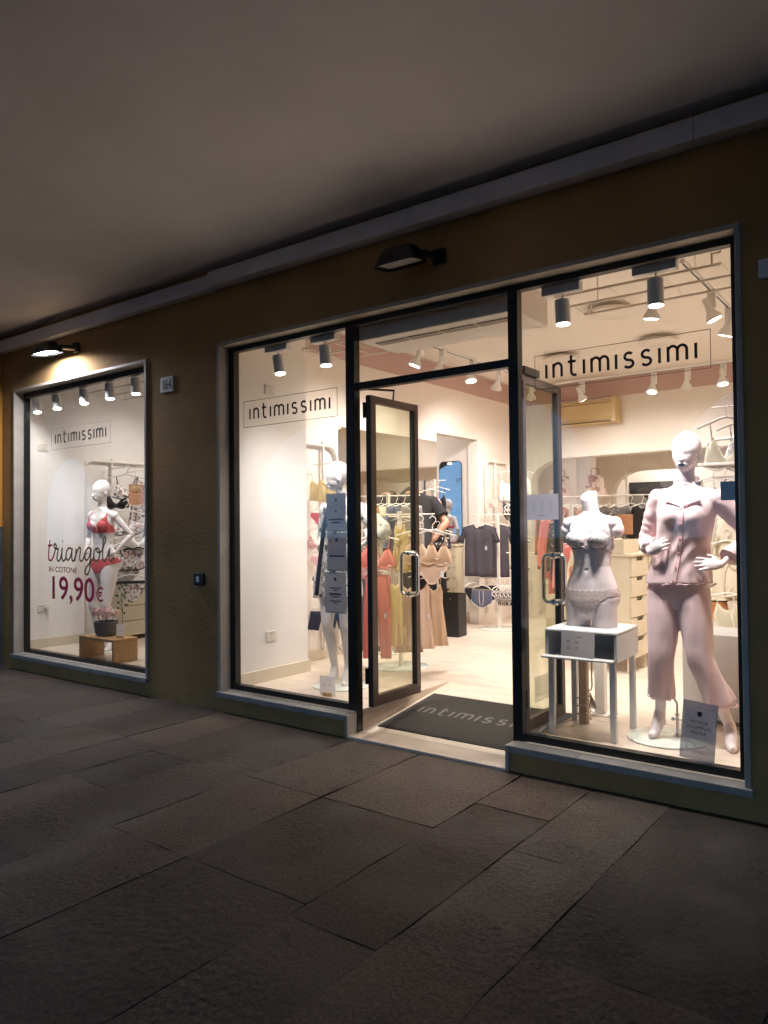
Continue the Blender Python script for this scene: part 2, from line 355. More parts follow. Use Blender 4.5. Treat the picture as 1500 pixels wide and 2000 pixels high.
# ============================================================ SETTING
# ---- pavement of big stone slabs, laid in strips running away from the wall
def pavement():
    g = MB(); g.box(-60, 40, -60, YF+.05, -.10, -.012); gr = g.build('pavement_base', 'dado_stone'); tag(gr, None, None, kind='structure')
    rnd = random.Random(12)
    m = mat('paving_stone', (.125, .105, .088), .62, spec=.4); n = m.node_tree; b = n.nodes['Principled BSDF']
    at = n.nodes.new('ShaderNodeAttribute'); at.attribute_name = 'tone'
    tc = n.nodes.new('ShaderNodeTexCoord')
    t1 = n.nodes.new('ShaderNodeTexNoise'); t1.inputs['Scale'].default_value = 2.3; t1.inputs['Detail'].default_value = 8
    t2 = n.nodes.new('ShaderNodeTexNoise'); t2.inputs['Scale'].default_value = 70; t2.inputs['Detail'].default_value = 5
    for t in (t1, t2): n.links.new(tc.outputs['Object'], t.inputs['Vector'])
    r1 = n.nodes.new('ShaderNodeMapRange'); r1.inputs['From Min'].default_value = .3; r1.inputs['From Max'].default_value = .7; r1.inputs['To Min'].default_value = .62; r1.inputs['To Max'].default_value = 1.35
    r2 = n.nodes.new('ShaderNodeMapRange'); r2.inputs['From Min'].default_value = .35; r2.inputs['From Max'].default_value = .7; r2.inputs['To Min'].default_value = .5; r2.inputs['To Max'].default_value = 1.5
    n.links.new(t1.outputs[0], r1.inputs[0]); n.links.new(t2.outputs[0], r2.inputs[0])
    mu = n.nodes.new('ShaderNodeMath'); mu.operation = 'MULTIPLY'; n.links.new(r1.outputs[0], mu.inputs[0]); n.links.new(r2.outputs[0], mu.inputs[1])
    tb = n.nodes.new('ShaderNodeTexNoise'); tb.inputs['Scale'].default_value = 7; tb.inputs['Detail'].default_value = 9; tb.inputs['Roughness'].default_value = .7; n.links.new(tc.outputs['Object'], tb.inputs['Vector'])
    rb = n.nodes.new('ShaderNodeMapRange'); rb.inputs['From Min'].default_value = .56; rb.inputs['From Max'].default_value = .70; rb.inputs['To Min'].default_value = 1; rb.inputs['To Max'].default_value = .35; n.links.new(tb.outputs[0], rb.inputs[0])
    vg = n.nodes.new('ShaderNodeTexVoronoi'); vg.inputs['Scale'].default_value = 3.2; vg.inputs['Randomness'].default_value = 1; n.links.new(tc.outputs['Object'], vg.inputs['Vector'])
    rg = n.nodes.new('ShaderNodeMapRange'); rg.inputs['From Min'].default_value = .045; rg.inputs['From Max'].default_value = .06; rg.inputs['To Min'].default_value = .4; rg.inputs['To Max'].default_value = 1; n.links.new(vg.outputs[0], rg.inputs[0])
    for extra in (rb, rg):
        m_ = n.nodes.new('ShaderNodeMath'); m_.operation = 'MULTIPLY'; n.links.new(mu.outputs[0], m_.inputs[0]); n.links.new(extra.outputs[0], m_.inputs[1]); mu = m_
    sc = n.nodes.new('ShaderNodeVectorMath'); sc.operation = 'SCALE'; n.links.new(at.outputs['Color'], sc.inputs[0]); n.links.new(mu.outputs[0], sc.inputs['Scale']); n.links.new(sc.outputs[0], b.inputs['Base Color'])
    t3 = n.nodes.new('ShaderNodeTexNoise'); t3.inputs['Scale'].default_value = 34; t3.inputs['Detail'].default_value = 8; t3.inputs['Roughness'].default_value = .7; n.links.new(tc.outputs['Object'], t3.inputs['Vector'])
    t4 = n.nodes.new('ShaderNodeTexVoronoi'); t4.inputs['Scale'].default_value = 26; n.links.new(tc.outputs['Object'], t4.inputs['Vector'])
    t5 = n.nodes.new('ShaderNodeTexNoise'); t5.inputs['Scale'].default_value = 1.1; n.links.new(tc.outputs['Object'], t5.inputs['Vector'])
    r5 = n.nodes.new('ShaderNodeMapRange'); r5.inputs['From Min'].default_value = .45; r5.inputs['From Max'].default_value = .65; n.links.new(t5.outputs[0], r5.inputs[0])
    m5 = n.nodes.new('ShaderNodeMath'); m5.operation = 'MULTIPLY'; n.links.new(t4.outputs[0], m5.inputs[0]); n.links.new(r5.outputs[0], m5.inputs[1])
    ad = n.nodes.new('ShaderNodeMath'); ad.operation = 'MULTIPLY_ADD'; n.links.new(t3.outputs[0], ad.inputs[0]); ad.inputs[1].default_value = 1.0; n.links.new(m5.outputs[0], ad.inputs[2])
    bu = n.nodes.new('ShaderNodeBump'); bu.inputs['Strength'].default_value = 1.0; bu.inputs['Distance'].default_value = .02; n.links.new(ad.outputs[0], bu.inputs['Height']); n.links.new(bu.outputs[0], b.inputs['Normal'])
    rs = n.nodes.new('ShaderNodeMapRange'); rs.inputs['From Min'].default_value = .35; rs.inputs['From Max'].default_value = .62; rs.inputs['To Min'].default_value = .25; rs.inputs['To Max'].default_value = 1.0; n.links.new(t1.outputs[0], rs.inputs[0]); n.links.new(rs.outputs[0], bu.inputs['Strength'])
    rr = n.nodes.new('ShaderNodeMapRange'); rr.inputs['To Min'].default_value = .5; rr.inputs['To Max'].default_value = .85; n.links.new(t1.outputs[0], rr.inputs[0]); n.links.new(rr.outputs[0], b.inputs['Roughness'])
    bm = bmesh.new(); cl = bm.loops.layers.float_color.new('tone')
    x = -20.3
    def slab(x0, x1, y0, y1):
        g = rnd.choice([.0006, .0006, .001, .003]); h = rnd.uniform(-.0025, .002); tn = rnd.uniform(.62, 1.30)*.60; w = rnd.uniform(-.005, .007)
        tn *= 1.55 if (x0 < -4.25 < x1 and y0 < 3.62 < y1) else 1; c = (.125*tn+w, .094*tn, .074*tn-w*.5, 1)  # one slab's colour is lightened to stand for light spilling from the window
        nx = max(2, int((x1-x0)/.08)); ny = max(2, int((y1-y0)/.08)); vs = {}
        sd = rnd.uniform(0, 99); tx, ty = rnd.uniform(-.0012,.0012), rnd.uniform(-.001,.001)
        for i in range(nx+1):
            for j in range(ny+1):
                u, v = i/nx, j/ny; px = x0+g+(x1-x0-2*g)*u; py = y0+g+(y1-y0-2*g)*v
                edge = (i in (0, nx)) or (j in (0, ny))
                if i in (0, nx): px += (noise.noise(Vector((py*5, x0*3.1+i*9, 0))))*.009
                if j in (0, ny): py += (noise.noise(Vector((px*5, y0*3.1+j*9, 4))))*.009
                z = h*.4+tx*(u-.5)*2+ty*(v-.5)*2+.003*noise.noise(Vector((px*3+sd, py*3, 0)))-(.0006 if edge else 0)
                vs[i, j] = bm.verts.new((px, py, z))
        F = [bm.faces.new((vs[i,j], vs[i+1,j], vs[i+1,j+1], vs[i,j+1])) for i in range(nx) for j in range(ny)]
        for f in F:
            f.smooth = True
            for l in f.loops: l[cl] = c
        # skirt down into the joint (own vertices, so that the arris stays sharp)
        ring = [(i,0) for i in range(nx)]+[(nx,j) for j in range(ny)]+[(i,ny) for i in range(nx,0,-1)]+[(0,j) for j in range(ny,0,-1)]
        top = [bm.verts.new(vs[k].co) for k in ring]; low = [bm.verts.new((vs[k].co.x, vs[k].co.y, -.03)) for k in ring]
        for a in range(len(ring)):
            q = (a+1) % len(ring); f = bm.faces.new((top[a], low[a], low[q], top[q]))
            for l in f.loops: l[cl] = (.03,.026,.022,1)
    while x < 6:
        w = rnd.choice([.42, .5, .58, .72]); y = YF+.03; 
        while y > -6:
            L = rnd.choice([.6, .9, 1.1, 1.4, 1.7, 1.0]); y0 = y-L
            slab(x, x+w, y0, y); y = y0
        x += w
    me = bpy.data.meshes.new('pavement'); bm.to_mesh(me); bm.free(); me.materials.append(m)
    o = bpy.data.objects.new('pavement', me); COL.objects.link(o); tag(o, None, None, kind='structure')
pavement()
g = MB(); g.box(-80, 60, -80, -2.9, -.0095, -.004); tag(g.build('road', mat('asphalt', (.05, .05, .05), .85, bump=.4, bscale=60)), None, None, kind='structure')
# ---- shop floor, ramp and interior ground
def planks():
    m = mat('floor_wood', (.64, .52, .40), .28, spec=.5); n = m.node_tree; b = n.nodes['Principled BSDF']
    tc = n.nodes.new('ShaderNodeTexCoord'); mp = n.nodes.new('ShaderNodeMapping'); mp.inputs['Scale'].default_value = (1, 1, 1); n.links.new(tc.outputs['Object'], mp.inputs[0])
    br = n.nodes.new('ShaderNodeTexBrick'); br.inputs['Scale'].default_value = 1; br.inputs['Mortar Size'].default_value = .0012; br.inputs['Brick Width'].default_value = 1.3; br.inputs['Row Height'].default_value = .18
    br.inputs['Color1'].default_value = (.72,.62,.52,1); br.inputs['Color2'].default_value = (.67,.57,.47,1); br.inputs['Mortar'].default_value = (.42,.33,.25,1); n.links.new(mp.outputs[0], br.inputs[0])
    ns = n.nodes.new('ShaderNodeTexNoise'); ns.inputs['Scale'].default_value = 5; ns.inputs['Detail'].default_value = 7; m2 = n.nodes.new('ShaderNodeMapping'); m2.inputs['Scale'].default_value = (.7, 7, 1); n.links.new(tc.outputs['Object'], m2.inputs[0]); n.links.new(m2.outputs[0], ns.inputs['Vector'])
    r = n.nodes.new('ShaderNodeMapRange'); r.inputs['From Min'].default_value = .3; r.inputs['From Max'].default_value = .7; r.inputs['To Min'].default_value = .88; r.inputs['To Max'].default_value = 1.08; n.links.new(ns.outputs[0], r.inputs[0])
    v = n.nodes.new('ShaderNodeVectorMath'); v.operation = 'SCALE'; n.links.new(br.outputs[0], v.inputs[0]); n.links.new(r.outputs[0], v.inputs['Scale']); n.links.new(v.outputs[0], b.inputs['Base Color'])
    r2 = n.nodes.new('ShaderNodeMapRange'); r2.inputs['To Min'].default_value = .2; r2.inputs['To Max'].default_value = .42; n.links.new(ns.outputs[0], r2.inputs[0]); n.links.new(r2.outputs[0], b.inputs['Roughness'])
planks()
g = MB()
RX0, RX1, RY1 = -3.36, -2.04, 5.34
for x0, x1, y0, y1 in ((-9.5, RX0, YF+.06, 12.5), (RX1, 3.0, YF+.06, 12.5), (RX0, RX1, RY1, 12.5)): g.box(x0, x1, y0, y1, -.05, FZ)
tag(g.build('shop_floor', 'floor_wood'), None, None, kind='structure')
g = MB(); g.add([(RX0,4.22,.018),(RX1,4.22,.018),(RX1,RY1,FZ-.001),(RX0,RY1,FZ-.001),(RX0,4.22,-.05),(RX1,4.22,-.05),(RX1,RY1,-.05),(RX0,RY1,-.05)],
      [(0,1,2,3),(7,6,5,4),(0,4,5,1),(1,5,6,2),(2,6,7,3),(3,7,4,0)])
tag(g.build('ramp_path', 'floor_wood'), None, None, kind='structure')


# wedge shaped side cheeks of the ramp
g = MB(); g.prism([(4.16,.0),(RY1,FZ-.02),(RY1,FZ+.001),(4.16,FZ+.001)], 0, RX0-.002, RX0+.012)
g.prism([(4.16,.0),(RY1,FZ-.02),(RY1,FZ+.001),(4.16,FZ+.001)], 0, RX1-.012, RX1+.002)
tag(g.build('ramp_side', 'riser'), None, None, kind='structure')
th = MB(); th.box(-3.36, -2.13, YF-.02, 4.225, -.04, .017, .003); tag(th.build('threshold', 'threshold_marble'), 'cream marble threshold slab across the open shop doorway', 'threshold')
# ---- facade wall
fw = MB()
def fwall(x0, x1, z0, z1, y0=YF, y1=YF+.16): fw.box(x0, x1, y0, y1, z0, z1)
LX0, LX1, LZ1 = -7.94, -5.615, 2.955
BX0, BX1, BZ1 = -4.685, -.80, 2.945
fwall(-8.19, LX0, -.05, 3.7); fwall(LX1, BX0, -.05, 3.7); fwall(BX1, 4, -.05, 3.7)
fwall(LX0, LX1, LZ1, 3.7); fwall(BX0, BX1, BZ1, 3.7)
fwall(LX0, LX1, -.05, .12); fwall(BX0, -3.37, -.05, .12); fwall(-2.115, BX1, -.05, .12)
wall = fw.build('facade_wall', 'ochre_paint'); tag(wall, 'dark ochre painted plaster wall of the arcade around the shop windows', 'wall')
g = MB(); g.box(-14, -8.19, 3.80, 4.4, 1.72, 3.7); nb = T('neighbour_wall', 'bright ochre wall with a dark stone base at the far left edge', 'wall', (-8.6, 3.8, 0))
g = MB(); g.box(-5.4, .41, 0, .6, 1.50, 3.7); g.build('upper_wall', 'ochre_bright', nb)
g = MB(); g.box(-5.4, .405, -.03, .59, -.05, 1.50, .01); g.build('stone_base', 'dado_stone', nb)
# ---- marble surrounds (window reveal + sill)
def surround(name, x0, x1, z0, z1, label, gap=None):
    t = T(name, label, 'window surround', ((x0+x1)/2, YF, z0))
    ox, oz = t.location.x, t.location.z
    w = .028
    def bx(nm, a, b, c, d, ya=-.014, yb=.125, mt='marble', bev=.003):
        q = MB(); q.box(a-ox, b-ox, ya, yb, c-oz, d-oz, bev); return q.build(nm, mt, t)
    bx('side_lining', x0, x0+w, z0+.042, z1-w); bx('side_lining', x1-w, x1, z0+.042, z1-w)
    k = 3 if x1-x0 > 3 else 2
    for i in range(k):
        a = x0+(x1-x0)*i/k; b = x0+(x1-x0)*(i+1)/k-.002; bx('head_lining', a, b, z1-w+.001, z1)
    if gap is None:
        for i in range(2):
            a = x0+(x1-x0)*i/2; b = x0+(x1-x0)*(i+1)/2-.002
            bx('sill', a-(.01 if i == 0 else 0), b+(.012 if i else 0), z0, z0+.041, -.035, .125, 'sill_stone', .005)
    else:
        bx('sill', x0-.01, gap[0], z0, z0+.041, -.035, .125, 'sill_stone', .005)
        bx('sill', gap[1], gap[1]+.42, z0, z0+.041, -.035, .125, 'sill_stone', .005); bx('sill', gap[1]+.423, x1+.012, z0, z0+.041, -.035, .125, 'sill_stone', .005)
        bx('step_end', gap[0]-.002, gap[0]+.02, .0, z0+.036, -.02, .125, 'marble'); bx('step_end', gap[1]-.02, gap[1]+.002, .0, z0+.036, -.02, .125, 'marble')
    return t
surround('window_surround', LX0, LX1, .12, LZ1, 'pale marble surround and sill of the left shop window')
surround('window_surround', BX0, BX1, .12, BZ1, 'pale marble surround and sills of the wide shopfront with the door', gap=(-3.37, -2.115))
# ---- shopfront frames
def bxobj(nm, parent, x0, x1, y0, y1, z0, z1, mt, bev=.002):
    o = parent.location; q = MB(); q.box(x0-o.x, x1-o.x, y0-o.y, y1-o.y, z0-o.z, z1-o.z, bev); return q.build(nm, mt, parent)
FY0, FY1 = YG-.03, YG+.03
t = T('window_frame', 'dark metal frame with one big pane, left display window', 'window', (-6.9, YG, .161))
bxobj('side_post', t, LX0+.029, -8.04+.155, FY0, FY1, .161, 2.926, 'frame_metal')
bxobj('bottom_rail', t, LX0+.03, LX1-.03, FY0+.001, FY1+.001, .162, .205, 'frame_metal')
bxobj('top_rail', t, LX0+.03, LX1-.03, FY0+.001, FY1+.001, 2.875, 2.925, 'frame_metal')
bxobj('side_post', t, LX1-.06, LX1-.0285, FY0, FY1, .161, 2.926, 'frame_metal')
bxobj('glass_pane', t, -7.886, LX1-.058, YG-.004, YG+.004, .203, 2.877, 'glass', 0)
t = T('shopfront_frame', 'wide dark metal shopfront frame with two fixed panes and a transom', 'window', (-2.75, YG, 0))
bxobj('side_post', t, BX0+.0285, -4.60, FY0, FY1, .161, 2.916, 'frame_metal')
bxobj('side_post', t, -.868, BX1-.0285, FY0, FY1, .161, 2.916, 'frame_metal')
bxobj('top_rail', t, -4.601, -.867, FY0+.001, FY1+.001, 2.882, 2.915, 'frame_metal')
bxobj('bottom_rail', t, -4.601, -3.425, FY0+.001, FY1+.001, .162, .206, 'frame_metal')
bxobj('bottom_rail', t, -2.071, -.867, FY0+.001, FY1+.001, .162, .206, 'frame_metal')
bxobj('mullion', t, -3.425, -3.345, FY0-.002, FY1+.002, .0, 2.883, 'frame_metal')
bxobj('mullion', t, -2.135, -2.070, FY0-.002, FY1+.002, .0, 2.883, 'frame_metal')
bxobj('transom_bar', t, -3.346, -2.134, FY0, FY1, 2.424, 2.474, 'frame_metal')
bxobj('glass_pane', t, -4.601, -3.424, YG-.004, YG+.004, .205, 2.883, 'glass', 0)
bxobj('glass_pane', t, -2.071, -.867, YG-.004, YG+.004, .205, 2.883, 'glass', 0)
bxobj('glass_pane', t, -3.346, -2.134, YG-.004, YG+.004, 2.473, 2.883, 'glass', 0)
bxobj('lock_box', t, -.95, -.862, YG+.03, YG+.09, 1.575, 1.672, 'frame_metal')
bxobj('glass_clip', t, -1.99, -1.93, YG-.012, YG-.004, .208, .222, 'steel', .001)
# ---- door leaves, both swung inwards
def leaf(x, sgn, label):
    """sgn +1: hinge on the left mullion; the leaf runs into the shop along y"""
    t = T('door_leaf', label, 'door', (x, YG+.035, .19))
    z0, z1, L = .0, 2.20, .595; w = .052
    def bx(nm, a, b, c, d, e, f, m, bev=.002):
        q = MB(); q.box(a, b, c, d, e, f, bev); return q.build(nm, m, t)
    bx('hinge_stile', -.022, .022, 0, w+.01, z0, z1, 'frame_brown'); bx('closing_stile', -.022, .022, L-w, L, z0, z1, 'frame_brown')
    bx('top_rail', -.021, .021, w+.009, L-w+.001, z1-w, z1-.001, 'frame_brown'); bx('bottom_rail', -.021, .021, w+.009, L-w+.001, z0+.001, z0+.075, 'frame_brown')
    bx('gasket', -.016, .016, L-w-.012, L-w+.0005, z0+.07, z1-w, 'black', .001)
    bx('glass_pane', -.004, .004, w+.008, L-w-.01, z0+.073, z1-w+.002, 'glass_green', 0)
    # D shaped chrome pull handles on both faces
    for s in (-1, 1):
        q = MB(); a, b = .755, 1.065; yy = L-w-.055; d = .075*s
        pts = [(s*.004, yy, a), (d*.7, yy, a), (d*.97, yy, a+.02), (d, yy, a+.05), (d, yy, b-.05), (d*.97, yy, b-.02), (d*.7, yy, b), (s*.004, yy, b)]
        q.tube(cr(pts, 4), .0125, 12)
        for zz in (a, b): q.cyl((s*.004, yy, zz), (s*.02, yy, zz), .021, 16)
        hd = q.build('handle', 'chrome', t, smooth=False, auto=40)
        for zz in (a, b):
            q = MB(); q.box(min(s*.005, s*.021), max(s*.005, s*.021), yy+.02, L-w+.03, zz-.019, zz+.019, .002); q.build('handle_bracket', 'steel', hd)
    for zz in (.16, 2.04):
        q = MB(); q.cyl((sgn*-.03, -.006, zz), (sgn*-.03, -.006, zz+.11), .012, 12); q.build('hinge', 'frame_metal', t)
    return t
dl = leaf(-3.275, 1, 'left glass door leaf swung inwards, brown metal edge and chrome pull handle')
dr = leaf(-2.105, -1, 'right glass door leaf swung inwards behind the right shop window')
q = MB(); q.tube([(0,.30,2.20),(.14,.12,2.232),(.02,-.03,2.236)], .008, 8); q.build('closer_arm', 'frame_metal', dl)
q = MB(); q.box(-.035,.035,.03,.24,2.202,2.25,.004); q.build('closer_box', 'frame_metal', dr)
q = MB(); q.tube([(0,.2,2.255),(-.12,.10,2.257),(-.02,-.03,2.257)], .007, 8); q.build('closer_arm', 'frame_metal', dr)
# ---- portico ceiling, fascia, street arcade
g = MB(); g.box(-30, 16, -2.6, YF+.02, CZ, CZ+.3); tag(g.build('arcade_ceiling', 'portico_plaster'), 'smooth mauve grey plaster ceiling of the arcade', 'ceiling')
fa = T('fascia_duct', 'long grey metal duct boxing under the arcade ceiling', 'duct', (-3, YF, 3.4))
for i, (a, b) in enumerate(((-8.185, -4.70), (-4.688, -2.75), (-2.747, -.99), (-.987, 4))):
    q = MB(); dz = 0.012 if i == 0 else 0; q.box(a+3, b+3, -.10+(.02 if i == 0 else 0), -.001, -.02-dz, .1-dz, .004); q.build('panel', 'fascia_grey', fa)
# pier and arches on the street side (behind the photographer)
def arcade():
    t = T('arcade_front', 'ochre arcade of plaster piers and round arches open to the street', 'arcade', (0, -2.4, 0))
    for i in range(-6, 4):
        x0 = i*4.2+.6; pw = .9
        q = MB(); q.box(x0-pw/2, x0+pw/2, -.35, .3, -.05, 1.9); q.build('pier', 'ochre_paint', t)
        q = MB(); q.box(x0-pw/2-.05, x0+pw/2+.05, -.4, .35, 1.901, 2.0, .01); q.build('capital', 'marble', t)
        a, b = x0+pw/2, x0+4.2-pw/2; r = (b-a)/2; cx = (a+b)/2; n = 24; vs = []; fs = []
        for y in (-.35, .3):
            for j in range(n+1):
                q_ = PI*j/n; vs.append((cx-r*math.cos(q_), y, 2.0+1.47*math.sin(q_))); vs.append((cx-r*math.cos(q_), y, 3.9))
        m_ = 2*(n+1)
        for j in range(n): fs += [(2*j,2*j+1,2*j+3,2*j+2),(m_+2*j,m_+2*j+2,m_+2*j+3,m_+2*j+1),(2*j,2*j+2,m_+2*j+2,m_+2*j)]
        q = MB(); q.add(vs, fs); q.build('arch', 'ochre_paint', t)
        q = MB(); q.box(x0-pw/2+.001, x0+pw/2-.001, -.35, .3, 2.001, 3.9); q.build('spandrel', 'ochre_paint', t)
arcade()
g = MB(); g.box(-30, 16, -2.75, 20, 3.9, 4.2); tag(g.build('upper_storey', 'ochre_paint'), 'floor of the storey above the arcade, out of view', 'building')
# ---- number plates and door bell
def numplate(x0, x1, z0, z1, s, label, size, sx):
    t = T('house_number', label, 'number plate', ((x0+x1)/2, YF, (z0+z1)/2)); w, h = (x1-x0)/2, (z1-z0)/2
    q = MB(); q.box(-w, w, -.012, 0, -h, h, .004); q.build('plate', 'plate_white', t)
    text_mesh('number', s, size, lambda u, v, d: (u, -.0135-d, v-size*.34), 'ink', t, 'CENTER', sx=sx); return t
numplate(-5.415, -5.245, 2.625, 2.76, '164', 'small white house number plate reading 164 beside the left window', .125, .70)
numplate(-.722, -.54, 2.645, 2.738, '166', 'white house number plate cut off by the right edge', .10, .8)
t = T('door_bell', 'small black bell push on the ochre pier', 'door bell', (-4.91, YF, 1.045))
q = MB(); q.box(-.062, .062, -.03, 0, -.052, .052, .012); q.build('case', 'bell_dark', t)
q = MB(); q.box(-.018, .018, -.034, -.029, -.022, .022, .003); q.build('button', 'fascia_grey', t)
# ---- wall lamps
def wall_lamp(loc, lit, label):
    t = T('wall_lamp', label, 'wall lamp', loc, 0, 'lamps on the arcade wall')
    # hood: lathe-like half shell, elongated along x
    q = MB(); rings = []
    for z, sx, sy, c in ((-.072,.205,.125,0),(-.055,.205,.125,0),(-.048,.195,.118,0),(.0,.175,.105,.005),(.050,.140,.085,.012),(.062,.125,.075,.012)):
        rings.append([(sx*math.copysign(abs(math.cos(a))**.42, math.cos(a))+c, sy*math.copysign(abs(math.sin(a))**.42, math.sin(a)), z) for a in [2*PI*k/28 for k in range(28)]])
    q.loft(rings, cap=False); q.add(rings[-1], [tuple(range(28))]); q.build('hood', 'lamp_black', t, auto=40)
    q = MB(); q.box(-.165, .165, -.085, .085, -.058, -.05, .003); q.build('lens', 'wall_lamp_glow' if lit else 'lamp_lens', t)
    q = MB(); q.tube([(.12,.03,.0),(.19,.10,-.01),(.21,.25,-.02)], .032, 12); q.box(.15,.27,.245,.285,-.07,.05,.01); q.build('bracket', 'lamp_black', t)
    q = MB(); q.box(-.02,.02,-.135,-.12,-.05,-.01,.003); q.build('clip', 'lamp_black', t)
    t.rotation_euler[0] = math.radians(7); t.scale = (.78,)*3
    if lit:
        l = bpy.data.lights.new('light', 'AREA'); l.shape = 'RECTANGLE'; l.size = .30; l.size_y = .17; l.energy = 32; l.color = (.93, .92, 1); l.spread = math.radians(165)
        o = bpy.data.objects.new('light', l); COL.objects.link(o); o.parent = t; o.location = (0, 0, -.065)
    return t
wall_lamp((-6.87, 3.80, 3.20), True, 'black wall lamp switched on above the left window')
wall_lamp((-2.72, 3.81, 3.15), False, 'black wall lamp, unlit, above the doorway')
wall_lamp((-11.2, 3.6, 3.20), True, 'lit black wall lamp further down the arcade, outside the left edge')
# ============================================================ SHOP INTERIOR SHELL
def wallobj(name, label, boxes, mt, cat='wall'):
    q = MB()
    for b in boxes: q.box(*b)
    return tag(q.build(name, mt), label, cat)
wallobj('side_wall', 'white plaster wall at the left end of the shop', [(-8.35, -8.16, YG+.04, 12, FZ, 3.6)], 'wall_white')
# thicker nib by the left window, then the recessed panel with the racks
wallobj('wall_pier', 'plain white wall pier just inside the left window', [(-8.159, -8.03, YG+.04, 4.90, FZ, IC)], 'wall_white')
q = MB(); q.box(-8.15, -8.015, YG+.045, 4.912, FZ, FZ+.10, .003); tag(q.build('skirting', 'skirt_cream'), 'cream skirting of the pier inside the left window', 'skirting')
wallobj('window_partition', 'white partition wall beside the middle window with two sockets', [(-5.3, -4.64, YG+.035, 5.02, FZ, IC)], 'wall_white')
q = MB(); q.box(-5.29, -4.625, YG+.045, 5.035, FZ+.0005, FZ+.105, .003); tag(q.build('skirting', 'skirt_cream'), 'cream skirting of the partition beside the middle window', 'skirting')
wallobj('middle_wall', 'cream dividing wall running into the shop with the big mirror', [(XW-.14, XW, 5.021, 7.71, FZ, 2.60), (XW-.14, XW, 5.021, YB, 2.601, IC), (XW-.14, XW, 8.70, YB, FZ, 2.6005)], 'wall_cream')
q = MB(); q.box(XW-.001, XW+.016, 5.036, 7.71, FZ, FZ+.105, .002); tag(q.build('skirting', 'skirt_cream'), 'cream skirting along the dividing wall under the mirror', 'skirting')
wallobj('niche_wall', 'cream wall holding the narrow mirror above the drawers', [(-6.4, XW-.141, 8.77, 8.92, FZ, 3.4)], 'wall_cream')
q = MB(); q.box(-6.4, XW-.141, 8.752, 8.77, FZ, FZ+.14, .002); tag(q.build('skirting', 'riser'), 'beige skirting below the narrow mirror wall', 'skirting')
AX0, AX1, AZ = -4.8, -1.4, 2.40
def backwall():
    # wall with a wide flat arch opening
    pts = [(AX0, FZ)]
    for i in range(13): a = PI-PI/2*i/12; pts.append((AX0+.55+.55*math.cos(a), AZ-.33+.33*math.sin(a)))
    pts += [(AX1, AZ+.02), (AX1, FZ), (3, FZ), (3, IC), (-4.979, IC), (-4.979, FZ)]
    q = MB(); q.prism(pts, 1, YB, YB+.22)
    tag(q.build('back_wall', 'wall_cream'), 'cream back wall with a rounded opening to the rear room', 'wall')
backwall()
wallobj('rear_room_wall', 'pale wall of the rear room seen through the opening', [(-5.2, 3, 12.2, 12.35, FZ, IC), (-5.2, -5.05, YB+.23, 12.19, FZ, IC)], 'wall_cream')
wallobj('right_wall', 'cream wall at the right end of the shop', [(.6, .75, YG+.04, 12.35, FZ, IC)], 'wall_cream')
def innerarch():
    pts = [(-3.99, FZ)]
    for i in range(13): a = PI-PI/2*i/12; pts.append((-3.99+.45+.45*math.cos(a), 1.93+.32*math.sin(a)))
    pts += [(-1.2, 2.27), (-1.2, FZ), (-.6, FZ), (-.6, 2.85), (-4.25, 2.85), (-4.25, FZ)]
    q = MB(); q.prism(pts, 1, 11.0, 11.15); tag(q.build('archway_wall', 'wall_cream'), 'inner rounded archway panel in the rear room', 'wall')
innerarch()
g = MB(); g.box(-8.2, 3, YG+.04, 12.4, IC, IC+.15); tag(g.build('shop_ceiling', 'ceiling_white'), 'warm white shop ceiling carrying the light tracks', 'ceiling')
g = MB(); g.box(XW-.001, XW+.02, 5.03, YB-.021, 3.185, 3.44, .002); g.box(XW-.001, .599, YB-.021, YB+.001, 3.185, 3.44, .002)
tag(g.build('wall_band', 'band_pink'), 'dusty pink band painted round the top of the shop walls', 'wall band')
# mirrors
t = T('wall_mirror', 'large frameless mirror on the dividing wall behind the clothes rack', 'mirror', (XW, 6.78, .5))
q = MB(); q.box(.001, .008, -.92, .92, .0, 1.99); q.build('mirror_glass', 'mirror', t)
t = T('narrow_mirror', 'narrow mirror with rounded corners above the drawers reflecting blue dusk', 'mirror', (-5.43, 8.755, 1.23), math.radians(4))
def rrect(w, h, r, n=6):
    p = []
    for cx, cz, a0 in ((w-r, h-r, 0), (-w+r, h-r, 90), (-w+r, -h+r, 180), (w-r, -h+r, 270)):
        for i in range(n+1): a = math.radians(a0+90*i/n); p.append((cx+r*math.cos(a), cz+r*math.sin(a)))
    return p
q = MB(); q.prism([(x, z+.56) for x, z in rrect(.165, .55, .06)], 1, -.012, -.002); q.build('mirror_glass', 'mirror', t)
q = MB(); q.prism([(x, z+.56) for x, z in rrect(.172, .557, .065)], 1, -.0095, -.001); q.build('mirror_edge', 'frame_brown', t)
# sockets and switches
def socket(loc, nrm, label, plug=False):
    t = T('wall_socket', label, 'socket', loc, 0, 'electric sockets on the white walls')
    q = MB(); q.box(0, .009, -.06, .06, -.042, .042, .003); q.build('cover_plate', 'switch_plate', t)
    q = MB()
    for i in (-1, 0, 1): q.cyl((.0085, .0, i*.018), (.0105, .0, i*.018), .004, 8)
    q.box(.008, .0105, -.034, .034, -.026, -.025); q.box(.008, .0105, -.034, .034, .025, .026); q.build('socket_holes', 'grille', t)
    if plug: q = MB(); q.cyl((.009, .03, 0), (.05, .03, 0), .02, 14); q.build('plug', 'switch_plate', t)
socket((-4.64, 4.56, .54), 0, 'white socket low on the partition in the middle window')
socket((-4.64, 4.56, 2.64), 0, 'white socket high on the partition in the middle window')
socket((-8.03, 4.40, .60), 0, 'white socket with a plug low on the wall in the left window', True)
socket((-8.03, 4.40, 2.38), 0, 'white switch plate high on the wall in the left window')
